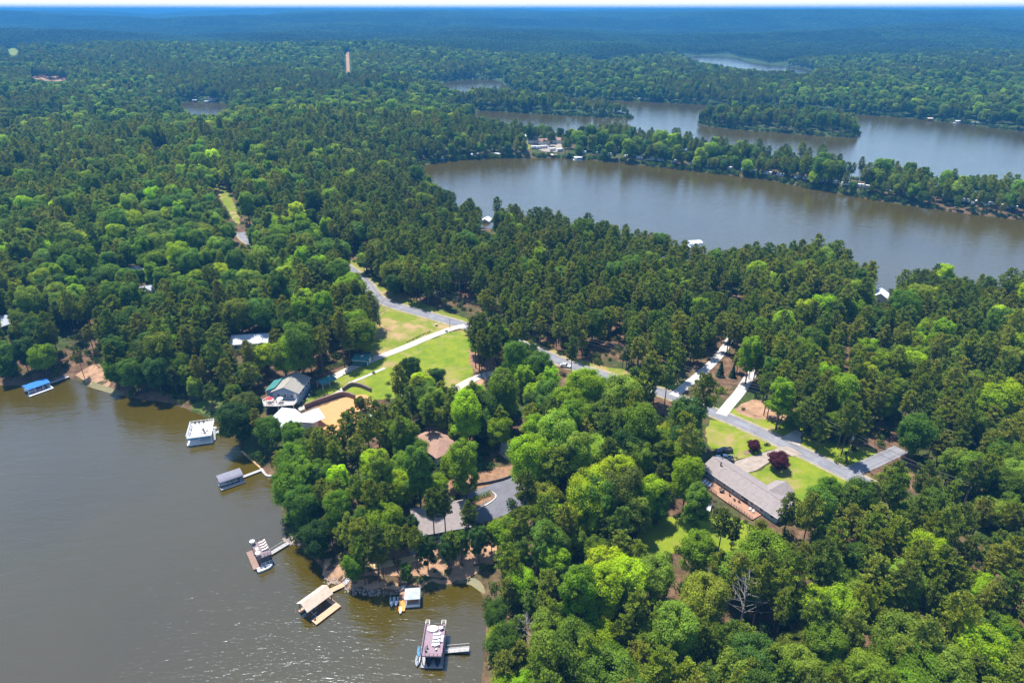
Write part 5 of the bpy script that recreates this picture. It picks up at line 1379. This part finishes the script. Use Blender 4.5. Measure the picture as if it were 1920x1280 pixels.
# ------------------------------------------------------------------ vehicles, poles, small things, far shore
def wheel(parent, x, y, z, r=.38, w=.26):
    o = MB(); o.extrude([(r * math.cos(k * .4488) , r * math.sin(k * .4488) + z) for k in range(14)], 'y', y - w / 2, y + w / 2)
    # profile runs in x-z, shift to the axle
    for v in o.bm.verts: v.co.x += x
    ty = o.build('wheel', 'rubber', parent)
    h = MB(); h.extrude([(x + .22 * math.cos(k * .5236), .22 * math.sin(k * .5236) + z) for k in range(12)], 'y', y - w / 2 - .015, y + w / 2 + .015); h.build('rim', 'galvanised', ty)
def pickup(loc, rz, label, mat):
    t = empty('pickup_truck', loc, rz, label, 'pickup')
    b = MB(); b.extrude([(-2.9, .45), (2.85, .45), (2.9, .85), (2.75, 1.08), (1.15, 1.15), (-2.9, 1.15)], 'y', -.98, .98); bo = b.build('body', mat, t, .05)
    c = MB(); c.hexa([(-.95, -.90, 1.15), (1.35, -.90, 1.15), (1.35, .90, 1.15), (-.95, .90, 1.15), (-.70, -.74, 1.85), (.60, -.74, 1.85), (.60, .74, 1.85), (-.70, .74, 1.85)]); c.build('cab', mat, t, .04)
    MB().box(-2.8, -1.05, -.82, .82, 1.151, 1.16).build('bed_floor', 'rubber', t)
    for y in (-.94, .94): MB().box(-2.88, -1.0, y - .06, y + .06, 1.15, 1.34).build('bed_side', mat, t)
    MB().box(-2.9, -2.8, -.9, .9, 1.15, 1.34).build('tailgate', mat, t)
    MB().hexa([(1.30, -.80, 1.19), (1.38, -.80, 1.17), (1.38, .80, 1.17), (1.30, .80, 1.19), (.64, -.70, 1.80), (.70, -.70, 1.80), (.70, .70, 1.80), (.64, .70, 1.80)]).build('windshield', 'car_glass', t)
    for s in (-1, 1):
        MB().hexa([(-.80, s * .895, 1.22), (1.10, s * .895, 1.22), (1.10, s * .865, 1.22), (-.80, s * .865, 1.22), (-.66, s * .775, 1.76), (.60, s * .775, 1.76), (.60, s * .745, 1.76), (-.66, s * .745, 1.76)]).build('side_window', 'car_glass', t)
        MB().box(2.84, 2.93, s * .72 - .16, s * .72 + .16, .72, .92).build('headlight', 'gelcoat', t)
        MB().box(1.0, 1.15, s * 1.0 - .06, s * 1.0 + .06, 1.2, 1.36).build('mirror', 'black_paint', t)
    for x in (-1.85, 1.85):
        for y in (-.88, .88): wheel(t, x, y, .38)
    return t
def car(loc, rz, label, mat):
    t = empty('car', loc, rz, label, 'car')
    b = MB(); b.extrude([(-2.2, .35), (2.2, .35), (2.25, .65), (1.9, .85), (.95, .95), (-2.15, .98), (-2.25, .6)], 'y', -.88, .88); b.build('body', mat, t, .05)
    MB().hexa([(-1.9, -.80, .96), (1.0, -.80, .95), (1.0, .80, .95), (-1.9, .80, .96), (-1.3, -.64, 1.45), (.30, -.64, 1.45), (.30, .64, 1.45), (-1.3, .64, 1.45)]).build('cabin_glass', 'car_glass', t)
    MB().box(-1.28, .28, -.62, .62, 1.452, 1.49).build('roof', mat, t)
    for x in (-1.4, 1.4):
        for y in (-.80, .80): wheel(t, x, y, .32, .32, .2)
    for s in (-1, 1): MB().box(2.16, 2.26, s * .6 - .15, s * .6 + .15, .58, .74).build('headlight', 'gelcoat', t)
    return t
p = G(1357, 848); pickup((p.x, p.y, p.z + .1), R(190), 'black pickup parked on the lawn edge behind the silver pickup', 'black_paint')
p = G(1358, 862); pickup((p.x, p.y, p.z + .18), R(172), 'silver pickup parked on the drive of the ranch house', 'silver_paint')
p = G(1060, 688); car((p.x, p.y, p.z + .13), R(-20), 'white car on the road between the trees', 'gelcoat')
p = G(692, 786); 
tr = empty('boat_trailer', (p.x, p.y, p.z + .1), R(30), 'white covered boat trailer at the edge of the clay yard', 'trailer')
hull_mesh(5.5, 2.1, 1.0, 'covered_boat', 'canvas_white', tr, .55); MB().box(-2.4, 3.2, -.7, .7, .42, .52).build('chassis', 'galvanised', tr); [wheel(tr, -.4, y, .34, .34, .22) for y in (-1, 1)]
p = G(1314, 950)
bg = empty('golf_cart', (p.x, p.y, p.z + .05), R(80), 'golf cart with pale roof behind the ranch house', 'golf cart')
MB().box(-1.2, 1.2, -.55, .55, .3, .55).build('body', 'silver_paint', bg, .05); MB().box(-1.1, 1.0, -.6, .6, 1.75, 1.83).build('roof', 'canvas_white', bg); MB().box(-.5, .1, -.5, .5, .551, .9).build('seat', 'canvas_tan', bg)
[MB().box(x - .03, x + .03, y - .03, y + .03, .551, 1.75).build('post', 'dark_metal', bg) for x in (-1.0, .9) for y in (-.5, .5)]; [wheel(bg, x, y, .25, .25, .2) for x in (-.85, .85) for y in (-.5, .5)]
p = G(1327, 955); ut = empty('utility_trailer', (p.x, p.y, p.z), R(70), 'small white trailer next to the golf cart', 'trailer')
MB().box(-1.3, 1.3, -.8, .8, .45, .6).build('bed', 'white_paint', ut); railing(ut, [(-1.3, -.8), (1.3, -.8), (1.3, .8), (-1.3, .8), (-1.3, -.8)], .6, .5, 'galvanised'); [wheel(ut, 0, y, .3, .3, .2) for y in (-.95, .95)]
p = G(1402, 848); fb = empty('garden_bed', (p.x, p.y, p.z), R(20), 'low round stone bed on the front lawn by the small purple tree', 'garden bed')
m = MB()
for k in range(14): a = k * .4488; m.ball((1.5 * math.cos(a), 1.0 * math.sin(a), .12), .28, .7, 1, .3, k)
m.build('stone_ring', 'shore_rock', fb); MB().prism([(1.4 * math.cos(k * .5), .9 * math.sin(k * .5)) for k in range(12)], -.2, .14).build('soil', 'straw_mulch', fb)

# utility poles and wires
POLES = [((684, 520), 10, 'utility pole at the bend of the road'), ((803, 574), 10, 'utility pole on the verge above the lawn'), ((952, 618), 10, 'utility pole among the pines beside the road'),
         ((1167, 691), 10, 'guyed utility pole on the grass strip across the road'), ((1438, 784), 12.5, 'tall utility pole beside the gravel lane'), ((1585, 868), 12, 'utility pole at the road junction'), ((1800, 968), 12, 'utility pole in the wood beyond the junction')]
TOPS = []
for (px, h, lb) in POLES:
    p = G(*px); t = empty('utility_pole', (p.x, p.y, p.z), R(-28), lb, 'utility pole')
    MB().tube([(0, 0, -1), (0, 0, h)], [.19, .13], 8).build('pole', 'pole_wood', t)
    MB().box(-.07, .07, -1.2, 1.2, h - .7, h - .55).build('crossarm', 'pole_wood', t)
    for y in (-1.1, 0, 1.1): MB().lathe([(.05, h - .55 if y else h), (.08, h - .42 if y else h + .12), (.04, h - .36 if y else h + .2)], 0, y, 8).build('insulator', 'galvanised', t)
    if px in ((1438, 784), (1585, 868)): MB().lathe([(.26, h - 2.4), (.28, h - 2.3), (.28, h - 1.5), (.22, h - 1.42)], .42, 0, 10).build('transformer', 'galvanised', t)
    if px == (1167, 691): MB().bar((0, 0, h - 1), (3.5, -3.5, 0), .05).build('guy_wire', 'dark_metal', t); MB().bar((0, 0, h - 1), (5, -4.2, 0), .05).build('guy_wire', 'dark_metal', t)
    c, s = math.cos(R(-28)), math.sin(R(-28))
    TOPS.append([Vector((p.x - s * y, p.y + c * y, p.z + (h - .36 if y else h + .2))) for y in (-1.1, 0, 1.1)] + [Vector((p.x, p.y, p.z + h - 2.6))])
for i, (A, B) in enumerate(zip(TOPS, TOPS[1:])):
    t = empty('power_line', A[1], 0, 'power line wires from the %s' % POLES[i][2], 'power line', 'power line along the road')
    for a, b in zip(A, B):
        pts = [a.lerp(b, k / 12) - Vector((0, 0, 1)) * (4 * .9 * (k / 12) * (1 - k / 12)) - A[1] for k in range(13)]
        MB().tube(pts, .042, 4).build('wire', 'dark_metal', t)
for px, lb in (((844, 624), 'slim lamp post at the top of the long driveway'), ((679, 696), 'slim lamp post beside the green garage')):
    p = G(*px); t = empty('lamp_post', (p.x, p.y, p.z), 0, lb, 'lamp post')
    MB().tube([(0, 0, -.5), (0, 0, 7.5)], [.10, .07], 8).build('pole', 'pole_wood', t); MB().tube([(0, 0, 7.2), (.9, 0, 7.5)], .04, 6).build('arm', 'galvanised', t); MB().lathe([(.16, 7.36), (.2, 7.42), (.1, 7.56)], .95, 0, 10).build('lamp', 'galvanised', t)
for px, lb, mt in (((818, 611), 'pale utility box on the lawn by the driveway mouth', 'pale_stone'), ((837, 622), 'grey-green utility box beside the lamp post', 'galvanised')):
    p = G(*px); t = empty('utility_box', (p.x, p.y, p.z), .3, lb, 'utility box')
    MB().box(-.6, .6, -.45, .45, 0, 1.05).build('cabinet', mt, t, .04); MB().box(-.75, .75, -.6, .6, -.3, .08).build('plinth', 'concrete', t)
# row of small shrubs along the long driveway and other single shrubs
def shrub(px, s, tint, label, group=None, sz=None, k=0, name='shrub'):
    p = G(*px); o = link(name, BUSH[k % 3], None, (p.x, p.y, p.z - .08)); o.scale = (s, s, sz or s); o.rotation_euler = (0, 0, k * 1.7); o['tint'] = list(tint)
    return tag(o, label, 'shrub', group)
for k in range(11): shrub((764 + k * 4.2, 641 - k * 1.9), .34, (.05, .075, .02), 'small dark shrub in the row along the long driveway', 'shrubs along the driveway', None, k)
shrub((1478, 800), 2.3, (.12, .23, .02), 'large round green shrub on the verge of the road', None, 2.6, 1); shrub((1526, 818), 2.3, (.10, .19, .025), 'large green shrub at the mouth of the side drive', None, 2.4, 2)
shrub((1350, 735), 1.5, (.20, .30, .012), 'round lime-green shrub between the two gravel drives', None, 1.6, 0); shrub((1393, 768), .6, (.09, .12, .02), 'tiny shrub on the verge near the gravel lane', None, None, 1)
shrub((1570, 862), 2.0, (.17, .25, .015), 'yellow-green shrub at the foot of the junction pole', None, 1.3, 2); shrub((1325, 722), 1.7, (.10, .12, .03), 'olive shrub at the mouth of the gravel drive', None, 1.5, 2)
shrub((1437, 834), .7, (.05, .09, .02), 'small dark shrub near the road on the front lawn', None, None, 0); shrub((588, 742), .7, (.04, .09, .02), 'small round shrub on the slope by the lake house', None, None, 1)
shrub((700, 700), .6, (.05, .09, .02), 'small shrub on the lawn by the stone path', None, None, 2)
for px, s, lb in (((1457, 880), 1.0, 'large purple-leaved tree on the front lawn of the ranch house'), ((1412, 846), .66, 'small purple-leaved tree on the front lawn of the ranch house')):
    p = G(*px); t = empty('purple_tree', (p.x, p.y, p.z), .7, lb, 'tree'); t.scale = (s * .80, s * .80, s * .46)
    link('trunk', BROAD[5][1], t); c = link('crown', BROAD[5][0], t); c['tint'] = [.10, .018, .028]
# two young firs
def fir_mesh(seed, H=6.0):
    r = rng(seed); n = 900; z = H * (.08 + .92 * r.uniform(0, 1, n) ** 1.3); a = r.uniform(0, 6.283, n); rad = (1 - z / H) * 1.7 * r.uniform(.55, 1.05, n) + .05
    P_ = np.stack([rad * np.cos(a), rad * np.sin(a), z - rad * .25], 1); N_ = np.stack([np.cos(a) * .5, np.sin(a) * .5, np.ones(n) * .8], 1) + unit(r, n) * .4; N_ /= np.linalg.norm(N_, axis=1, keepdims=True)
    V, F = leaf_quads(P_, N_, .28 * r.uniform(.7, 1.3, n), r); me = mesh_np('crown', V, F, MATS['needles']); set_lv(me, r.uniform(.7, 1.2, (n, 1)) * np.ones(3)); return me
FIR = fir_mesh(7); FIRT = MB().tube([(0, 0, -.5), (0, 0, 5.5)], [.14, .02], 6).mesh('trunk', 'bark')
for px, s, lb in (((1350, 705), 1.15, 'young dark fir between the gravel drives, the taller one'), ((1373, 707), 1.0, 'young dark fir between the gravel drives, nearer the lane')):
    p = G(*px); t = empty('fir_tree', (p.x, p.y, p.z), 0, lb, 'tree'); t.scale = (s, s, s); link('trunk', FIRT, t); c = link('crown', FIR, t); c['tint'] = [.03, .08, .03]
# bare grey trees
def bare_tree(px, H, seed, label):
    p = G(*px); t = empty('dead_tree', (p.x, p.y, p.z - .2), 0, label, 'tree'); r = random.Random(seed)
    MB().tube([(0, 0, -.5), (.1, 0, H * .4), (-.1, .1, H * .75), (0, 0, H)], [.26, .2, .12, .03], 7).build('trunk', 'dead_wood', t)
    m = MB()
    for k in range(26):
        z = H * (.35 + .6 * k / 26); a = k * 2.4 + r.random(); L = (H - z) * .35 + 1.2 + r.random()
        q = Vector((math.cos(a) * L, math.sin(a) * L, z + L * .55)); m.tube([(0, 0, z), q * .5 + Vector((0, 0, z * .5)), q], [.08, .05, .02], 4)
        for j in range(3):
            s0 = Vector((0, 0, z)).lerp(q, .45 + .18 * j); aa = a + r.uniform(-1, 1); m.tube([s0, s0 + Vector((math.cos(aa), math.sin(aa), .8)) * L * .35], [.035, .015], 4)
    m.build('branches', 'dead_wood', t); return t
bare_tree((1385, 1185), 19, 1, 'tall bare grey tree rising from the lower wood'); bare_tree((862, 560), 20, 2, 'bare grey tree at the edge of the pine stand above the road'); bare_tree((1482, 690), 17, 3, 'bare grey tree in the pine stand behind the gravel lane')
bare_tree((704, 625), 20, 4, 'bare grey tree at the corner of the lawn by the road'); bare_tree((712, 612), 18, 5, 'second bare tree at the corner of the lawn'); bare_tree((985, 1225), 12, 6, 'short bare tree in the wood above the mauve dock')

# hand-placed trees that stand out in the photograph: (pine?, kind, base px, size, tint, label)
G1, G2, G3, DK, OL, LM = (.10, .20, .018), (.14, .26, .012), (.075, .155, .03), (.05, .105, .018), (.13, .165, .024), (.20, .31, .012)
PN = (.115, .155, .022)
HAND = [
    (0, 6, (452, 838), 1.05, DK, 'big dark tree leaning over the water by the white party dock'), (0, 3, (466, 806), 1.0, OL, 'olive tree behind the white party dock gangway'), (0, 5, (478, 790), .9, DK, 'dark tree between the white party dock and the lake house'),
    (0, 3, (512, 845), .9, G1, 'green tree in front of the white-roofed house'), (0, 1, (556, 852), .85, G2, 'bright tree at the corner of the white-roofed house'), (0, 5, (585, 836), .55, OL, 'small thin tree at the edge of the clay yard'),
    (1, 0, (712, 1090), 1.0, PN, 'tall pine with bare trunk on the bank by the tan boathouse'), (0, 5, (668, 1092), .75, G2, 'bright green tree on the bank at the tan boathouse gangway'), (0, 4, (764, 1098), .42, G1, 'little tree beside the gazebo dock gangway'),
    (1, 1, (815, 1020), .92, PN, 'slim pine in front of the grey roof, left of two'), (1, 1, (836, 1014), .88, PN, 'slim pine in front of the grey roof, right of two'), (0, 4, (803, 1070), .64, DK, 'dark round tree below the grey-roofed house'), (0, 4, (842, 1064), .62, G3, 'dark tree with thin trunk below the cottage porch'),
    (0, 4, (898, 1052), .66, G3, 'slender tree on the bare slope below the court'), (0, 4, (922, 1036), .55, OL, 'small sparse tree on the bare slope'), (1, 0, (985, 985), 1.0, PN, 'pine at the lower edge of the parking court'),
    (0, 2, (772, 752), .95, DK, 'dark tree standing in the lawn by the stone path'), (0, 5, (820, 735), .8, G3, 'round tree at the lower edge of the lawn'), (0, 5, (676, 772), .5, OL, 'small tree over the upper retaining wall'),
    (1, 5, (892, 690), 1.05, PN, 'tall pine in the mulch bed, nearest the lawn'), (1, 3, (899, 696), 1.08, PN, 'tall pine in the middle of the mulch bed'), (1, 1, (906, 686), 1.1, PN, 'slim tall pine at the back of the mulch bed'), (1, 0, (926, 706), 1.1, PN, 'tall pine over the curved driveway'), (1, 3, (902, 668), 1.0, PN, 'pine at the road side of the mulch bed'), (1, 5, (934, 682), 1.0, PN, 'pine behind the curved driveway'),
    (0, 0, (1012, 735), .95, G1, 'round green tree by the curved driveway'), (0, 6, (990, 705), .85, DK, 'dark tree between the curved driveway and the road'), (1, 3, (1210, 768), 1.05, PN, 'pine on the near edge of the road'), (1, 2, (1190, 772), .95, PN, 'broad pine beside the road pine'),
    (1, 5, (1306, 838), 1.25, PN, 'tall lone pine beside the front lawn of the ranch house'), (0, 0, (1280, 850), 1.15, G3, 'large tree next to the lone pine'), (0, 6, (1278, 888), 1.05, G3, 'huge spreading tree over the end of the ranch house'), (0, 0, (1175, 905), 1.1, DK, 'huge dark tree between the ranch house and the back lawn'),
    (0, 6, (1150, 985), 1.25, OL, 'big olive-green tree left of the back lawn'), (0, 0, (1110, 1010), 1.15, G1, 'big green tree above the small clay clearing'), (1, 2, (1468, 1006), .85, PN, 'pine covering the lower corner of the ranch house'), (1, 0, (1345, 1040), .8, PN, 'young pine at the deck of the ranch house'), (1, 4, (1370, 1030), .7, PN, 'thin young pine on the back lawn'),
    (0, 1, (1300, 1085), .95, LM, 'lime-green tree in front of the back lawn'), (0, 1, (1545, 965), .8, G2, 'bright tree at the corner of the front lawn'), (0, 3, (1700, 860), 1.1, G1, 'big green tree at the mouth of the side road'), (0, 1, (740, 560), .85, G3, 'lone tree at the bend of the road'),
    (0, 0, (800, 560), 1.0, G2, 'bright green tree above the road verge'), (0, 6, (770, 540), 1.0, G2, 'bright tree behind the bend of the road'),
    (0, 6, (560, 965), 1.05, G2, 'bright green tree on the bank above the cove'), (0, 0, (560, 925), 1.0, G2, 'bright green tree behind the slate boathouse'), (0, 0, (575, 1005), .95, G1, 'green tree on the bank by the stone jetty'), (0, 3, (600, 1048), .85, DK, 'dark tree at the water edge by the stone jetty'),
    (0, 4, (602, 885), .6, OL, 'thin tree in front of the white cabin'), (0, 4, (622, 892), .62, G3, 'thin dark tree in front of the white cabin'), (0, 1, (640, 880), .6, G2, 'small bright tree beside the white cabin'),
    (0, 4, (720, 1040), .6, G3, 'slim tree beside the boardwalk'), (1, 4, (742, 1020), .85, PN, 'young pine left of the grey-roofed house'), (0, 4, (866, 1050), .55, G1, 'thin tree right of the cottage porch'), (1, 1, (880, 1030), .8, PN, 'thin pine at the right corner of the grey-roofed house'), (0, 4, (775, 1020), .55, DK, 'thin dark tree at the left corner of the grey-roofed house'),
    (0, 3, (22, 712), .85, G1, 'tree at the water left of the blue-roofed boathouse'), (0, 0, (62, 698), .9, DK, 'dark tree directly behind the blue-roofed boathouse'), (0, 5, (98, 694), .9, G3, 'tree behind the gangway of the blue-roofed boathouse'), (0, 1, (222, 728), .85, G2, 'bright tree right of the bare bank'), (0, 6, (262, 738), .95, G1, 'spreading tree overhanging the cove shore'), (0, 0, (305, 742), .95, G3, 'dark spreading tree on the cove shore'),
    (0, 2, (640, 1010), .85, G2, 'bright slender tree above the boardwalk'), (0, 1, (690, 1015), .75, G1, 'slender green tree over the boardwalk'),
]
for k, (pn, pr, px, s, tint, lb) in enumerate(HAND):
    p = G(*px); single_tree(bool(pn), pr, p.x, p.y, p.z, s, k * 1.37, tint, lb)

# ---- far shores: boathouses, cabins, campers
def roof_kit(name, L, W, h, rise, roof, wall, open_sides):
    """small far building, centred on its base"""
    r = gable_roof(MB(), -L / 2, L / 2, -W / 2, W / 2, h, h + rise).mesh('roof', roof)
    m = MB()
    if open_sides:
        [m.box(x - .1, x + .1, y - .1, y + .1, 0, h) for x in (-L / 2 + .3, 0, L / 2 - .3) for y in (-W / 2 + .3, W / 2 - .3)]; m.box(-L / 2, L / 2, -W / 2 - .8, W / 2, .2, .45)
    else: gable_walls(m, -L / 2 + .3, L / 2 - .3, -W / 2 + .3, W / 2 - .3, -2, h - .05, h + rise - .2)
    return r, m.mesh('frame' if open_sides else 'wall', wall)
KITS = {k: roof_kit(k, *v) for k, v in dict(white=(9, 6.5, 3, .8, 'white_metal_roof', 'white_paint', True), red=(9, 7, 3, 1.4, 'red_metal_roof', 'dark_wood', True), grey=(8, 6, 2.9, .7, 'grey_metal_roof', 'grey_wood', True), tan=(8, 6, 2.9, 1.0, 'tan_metal_roof', 'dark_wood', True),
        blue=(9, 6, 3, .8, 'blue_metal_roof', 'white_paint', True), hwhite=(13, 9, 3.6, 2.4, 'white_metal_roof', 'white_siding', False), hbrown=(14, 9, 3.6, 2.6, 'brown_shingles', 'cream_paint', False), hgrey=(15, 9, 3.6, 2.4, 'grey_shingles', 'cream_paint', False), hred=(12, 8, 3.4, 2.2, 'red_metal_roof', 'white_siding', False)).items()}
def far_building(kit, px, ang, name, label, cat, group, on_water=False, s=1.0):
    if on_water: x, y = ground0(*px); z = 0
    else: q = G(*px); x, y, z = q
    t = empty(name, (x, y, z), R(ang), label, cat, group); t.scale = (s, s, s)
    r, f = KITS[kit]; link('roof', r, t); link(f.name.split('.')[0], f, t)
    return t
BH = [('grey', (775, 316), 20), ('grey', (826, 303), 10), ('white', (862, 297), 0), ('white', (890, 294), 5), ('white', (931, 293), 0), ('white', (1083, 300), 10), ('tan', (1037, 295), 30), ('white', (1005, 171), 0), ('white', (1062, 178), 0), ('white', (1131, 183), 0), ('white', (1162, 186), 0), ('grey', (1200, 188), 0), ('white', (1230, 190), 0),
      ('red', (1306, 192), 0), ('grey', (1402, 197), 0), ('red', (1487, 204), 0), ('tan', (1555, 209), 0), ('white', (1600, 211), 0), ('white', (1620, 212), 0), ('blue', (1657, 216), 0), ('tan', (1742, 226), 0), ('white', (1795, 231), 0), ('white', (1828, 234), 0), ('white', (1302, 461), 10), ('grey', (366, 191), 0), ('grey', (388, 193), 0)]
BHL = {'white': 'white-roofed', 'red': 'red-roofed', 'grey': 'grey-roofed', 'tan': 'tan-roofed', 'blue': 'blue-roofed'}
for k, (kit, px, ang) in enumerate(BH):
    where = 'at the left end of the main lake' if px[0] < 850 and px[1] > 250 else 'under the far trees of the main lake' if px[1] > 250 else 'on the left pond' if px[0] < 500 else 'on the far shore of the channel left of the island' if px[0] < 1300 else 'on the far shore behind the island' if px[0] < 1620 else 'on the far shore right of the island'
    far_building(kit, px, ang, 'boathouse', '%s boathouse %s' % (BHL[kit], where), 'boathouse', '%s boathouses %s' % (BHL[kit], where), True)
HB = [('hgrey', (1000, 268), 10, 'long grey-roofed house behind the lakeside clearing'), ('hbrown', (1020, 270), 5, 'brown-roofed house behind the lakeside clearing'), ('hbrown', (1046, 268), 0, 'second brown-roofed house behind the lakeside clearing'), ('hwhite', (980, 262), 15, 'white-roofed house at the left of the lakeside clearing'), ('hwhite', (925, 240), 0, 'white roof in the trees left of the clearing'), ('hwhite', (786, 252), 40, 'white gabled house in the trees beyond the wood'),
      ('hgrey', (1108, 268), -10, 'grey-roofed house in the trees right of the clearing'), ('hwhite', (1185, 285), -15, 'white-roofed house on the wooded strip'), ('hbrown', (1235, 298), -15, 'brown-roofed house on the wooded strip'), ('hgrey', (400, 188), 0, 'dark house above the left pond'), ('hwhite', (490, 190), 5, 'white house on the lawn right of the left pond'),
      ('hred', (1212, 186), 0, 'red house on the far shore left of the island'), ('hwhite', (1587, 192), 20, 'white house high on the far shore'), ('hbrown', (1582, 202), 0, 'brown house above the far boathouses'), ('hwhite', (1632, 196), 0, 'white house above the blue boathouse'), ('hwhite', (1660, 205), 0, 'white house close to the blue boathouse'), ('hwhite', (1170, 122), 10, 'white house by the distant creek'), ('hwhite', (975, 135), 0, 'white house beyond the far channel'),
      ('hwhite', (1605, 150), 0, 'white house on the wooded rise right of the inlet'), ('hwhite', (1205, 70), 0, 'pale house in the distant forest'), ('hwhite', (760, 58), 0, 'lone pale house in the distant forest'), ('hred', (346, 66), 0, 'red-roofed barn in the distant forest'), ('hwhite', (1606, 73), 0, 'lone white house in the distant right forest')]
for kit, px, ang, lb in HB: far_building(kit, px, ang, 'far_house', lb, 'house', 'houses on the far shores', False, 1.0 if px[1] > 150 else 1.4)
for k, (u, v) in enumerate([(1118, 50), (1128, 50), (1138, 50), (1150, 49), (1345, 55), (1352, 55), (1180, 44)]):
    far_building('hwhite', (u, v), 0, 'warehouse', 'long white building in the distant forest', 'building', 'white buildings in the distant forest', False, 2.2 if v > 48 else 1.8)
q = G(446, 24); t = empty('radio_mast', q, 0, 'slender radio mast on the horizon', 'mast')
m = MB(); [m.bar((6 * math.cos(a), 6 * math.sin(a), 0), (0.6 * math.cos(a), 0.6 * math.sin(a), 150), .9) for a in (0, 2.09, 4.19)]
[m.bar((6 * (1 - k / 26) * math.cos(a), 6 * (1 - k / 26) * math.sin(a), k * 6), (6 * (1 - k / 26) * math.cos(a + 2.09), 6 * (1 - k / 26) * math.sin(a + 2.09), k * 6 + 3), .5) for k in range(25) for a in (0, 2.09, 4.19)]
m.build('lattice', 'galvanised', t)
# campers parked along the wooded strip
RVB = MB().box(-3.6, 3.6, -1.25, 1.25, .6, 3.1).mesh('body', 'white_paint', .15); RVW = MB().box(-2.8, -1.0, -1.28, 1.28, 1.7, 2.4).box(.6, 2.6, -1.28, 1.28, 1.7, 2.4).mesh('window', 'car_glass'); RVK = MB().box(-1.5, 1.5, -1.15, 1.15, 0, .6).mesh('undercarriage', 'dark_metal')
rr_ = random.Random(4); N_RV = 34
for k in range(N_RV):
    f = (k + rr_.random() * .6) / N_RV; u = 1090 + f * 830; v = 288 + (f ** 1.15) * 108
    q = G(u, v); t = empty('camper', q, rr_.uniform(-.9, .9), 'white camper parked under the trees of the wooded strip', 'camper', 'campers on the wooded strip')
    link('body', RVB, t); link('window', RVW, t); link('undercarriage', RVK, t)
for k, (u, v) in enumerate([(1001, 279), (1011, 279), (1021, 278), (1036, 283), (1050, 284)]):
    q = G(u, v); t = empty('camper', q, .5, 'white camper in the lakeside clearing', 'camper', 'campers in the lakeside clearing'); link('body', RVB, t); link('window', RVW, t); link('undercarriage', RVK, t)
psheet('clearing', [(984, 266), (1052, 266), (1054, 286), (1010, 284)], 'old_concrete', .12); psheet('clearing_grass', [(968, 266), (992, 268), (996, 280), (975, 282)], 'lawn', .16)
psheet('field', [(58, 140), (125, 144), (125, 153), (62, 150)], 'bare_earth', .3, step=12); psheet('clearing_strip', [(648, 98), (654, 98), (656, 138), (650, 138)], 'bare_earth', .3, step=12, sm=0); psheet('field', [(15, 90), (33, 92), (33, 106), (18, 104)], 'lawn', .3, step=12)

# ---- things that share a description are told apart by their order in the photograph
ORD = 'first second third fourth fifth sixth seventh eighth ninth tenth eleventh twelfth thirteenth fourteenth fifteenth sixteenth seventeenth eighteenth nineteenth twentieth'.split()
def ordinal(k): return ORD[k] if k < 20 else ('twenty-' + ORD[k - 20] if k < 29 else ('thirtieth' if k == 29 else 'thirty-' + ORD[k - 30] if k < 39 else 'fortieth'))
_by = {}
for o in COL.objects:
    if o.parent is None and 'label' in o and 'category' in o: _by.setdefault(o['label'], []).append(o)
for lb, objs in _by.items():
    if len(objs) < 2: continue
    objs.sort(key=lambda o: project(o.location.x, o.location.y, o.location.z)[0])
    for k, o in enumerate(objs):
        if len(objs) == 2: suf = ('the one further left', 'the one further right')[k]
        else: suf = '%s from the left' % ordinal(k) if k < len(objs) - 1 else 'the rightmost one'
        base = lb
        for a, b in ((' in the wood', ''), ('broadleaf tree', 'tree'), (' the ', ' ')):
            if len((base + ' ' + suf).split()) > 16: base = base.replace(a, b)
        o['label'] = '%s, %s' % (base, suf)
        if 'group' not in o: o['group'] = lb
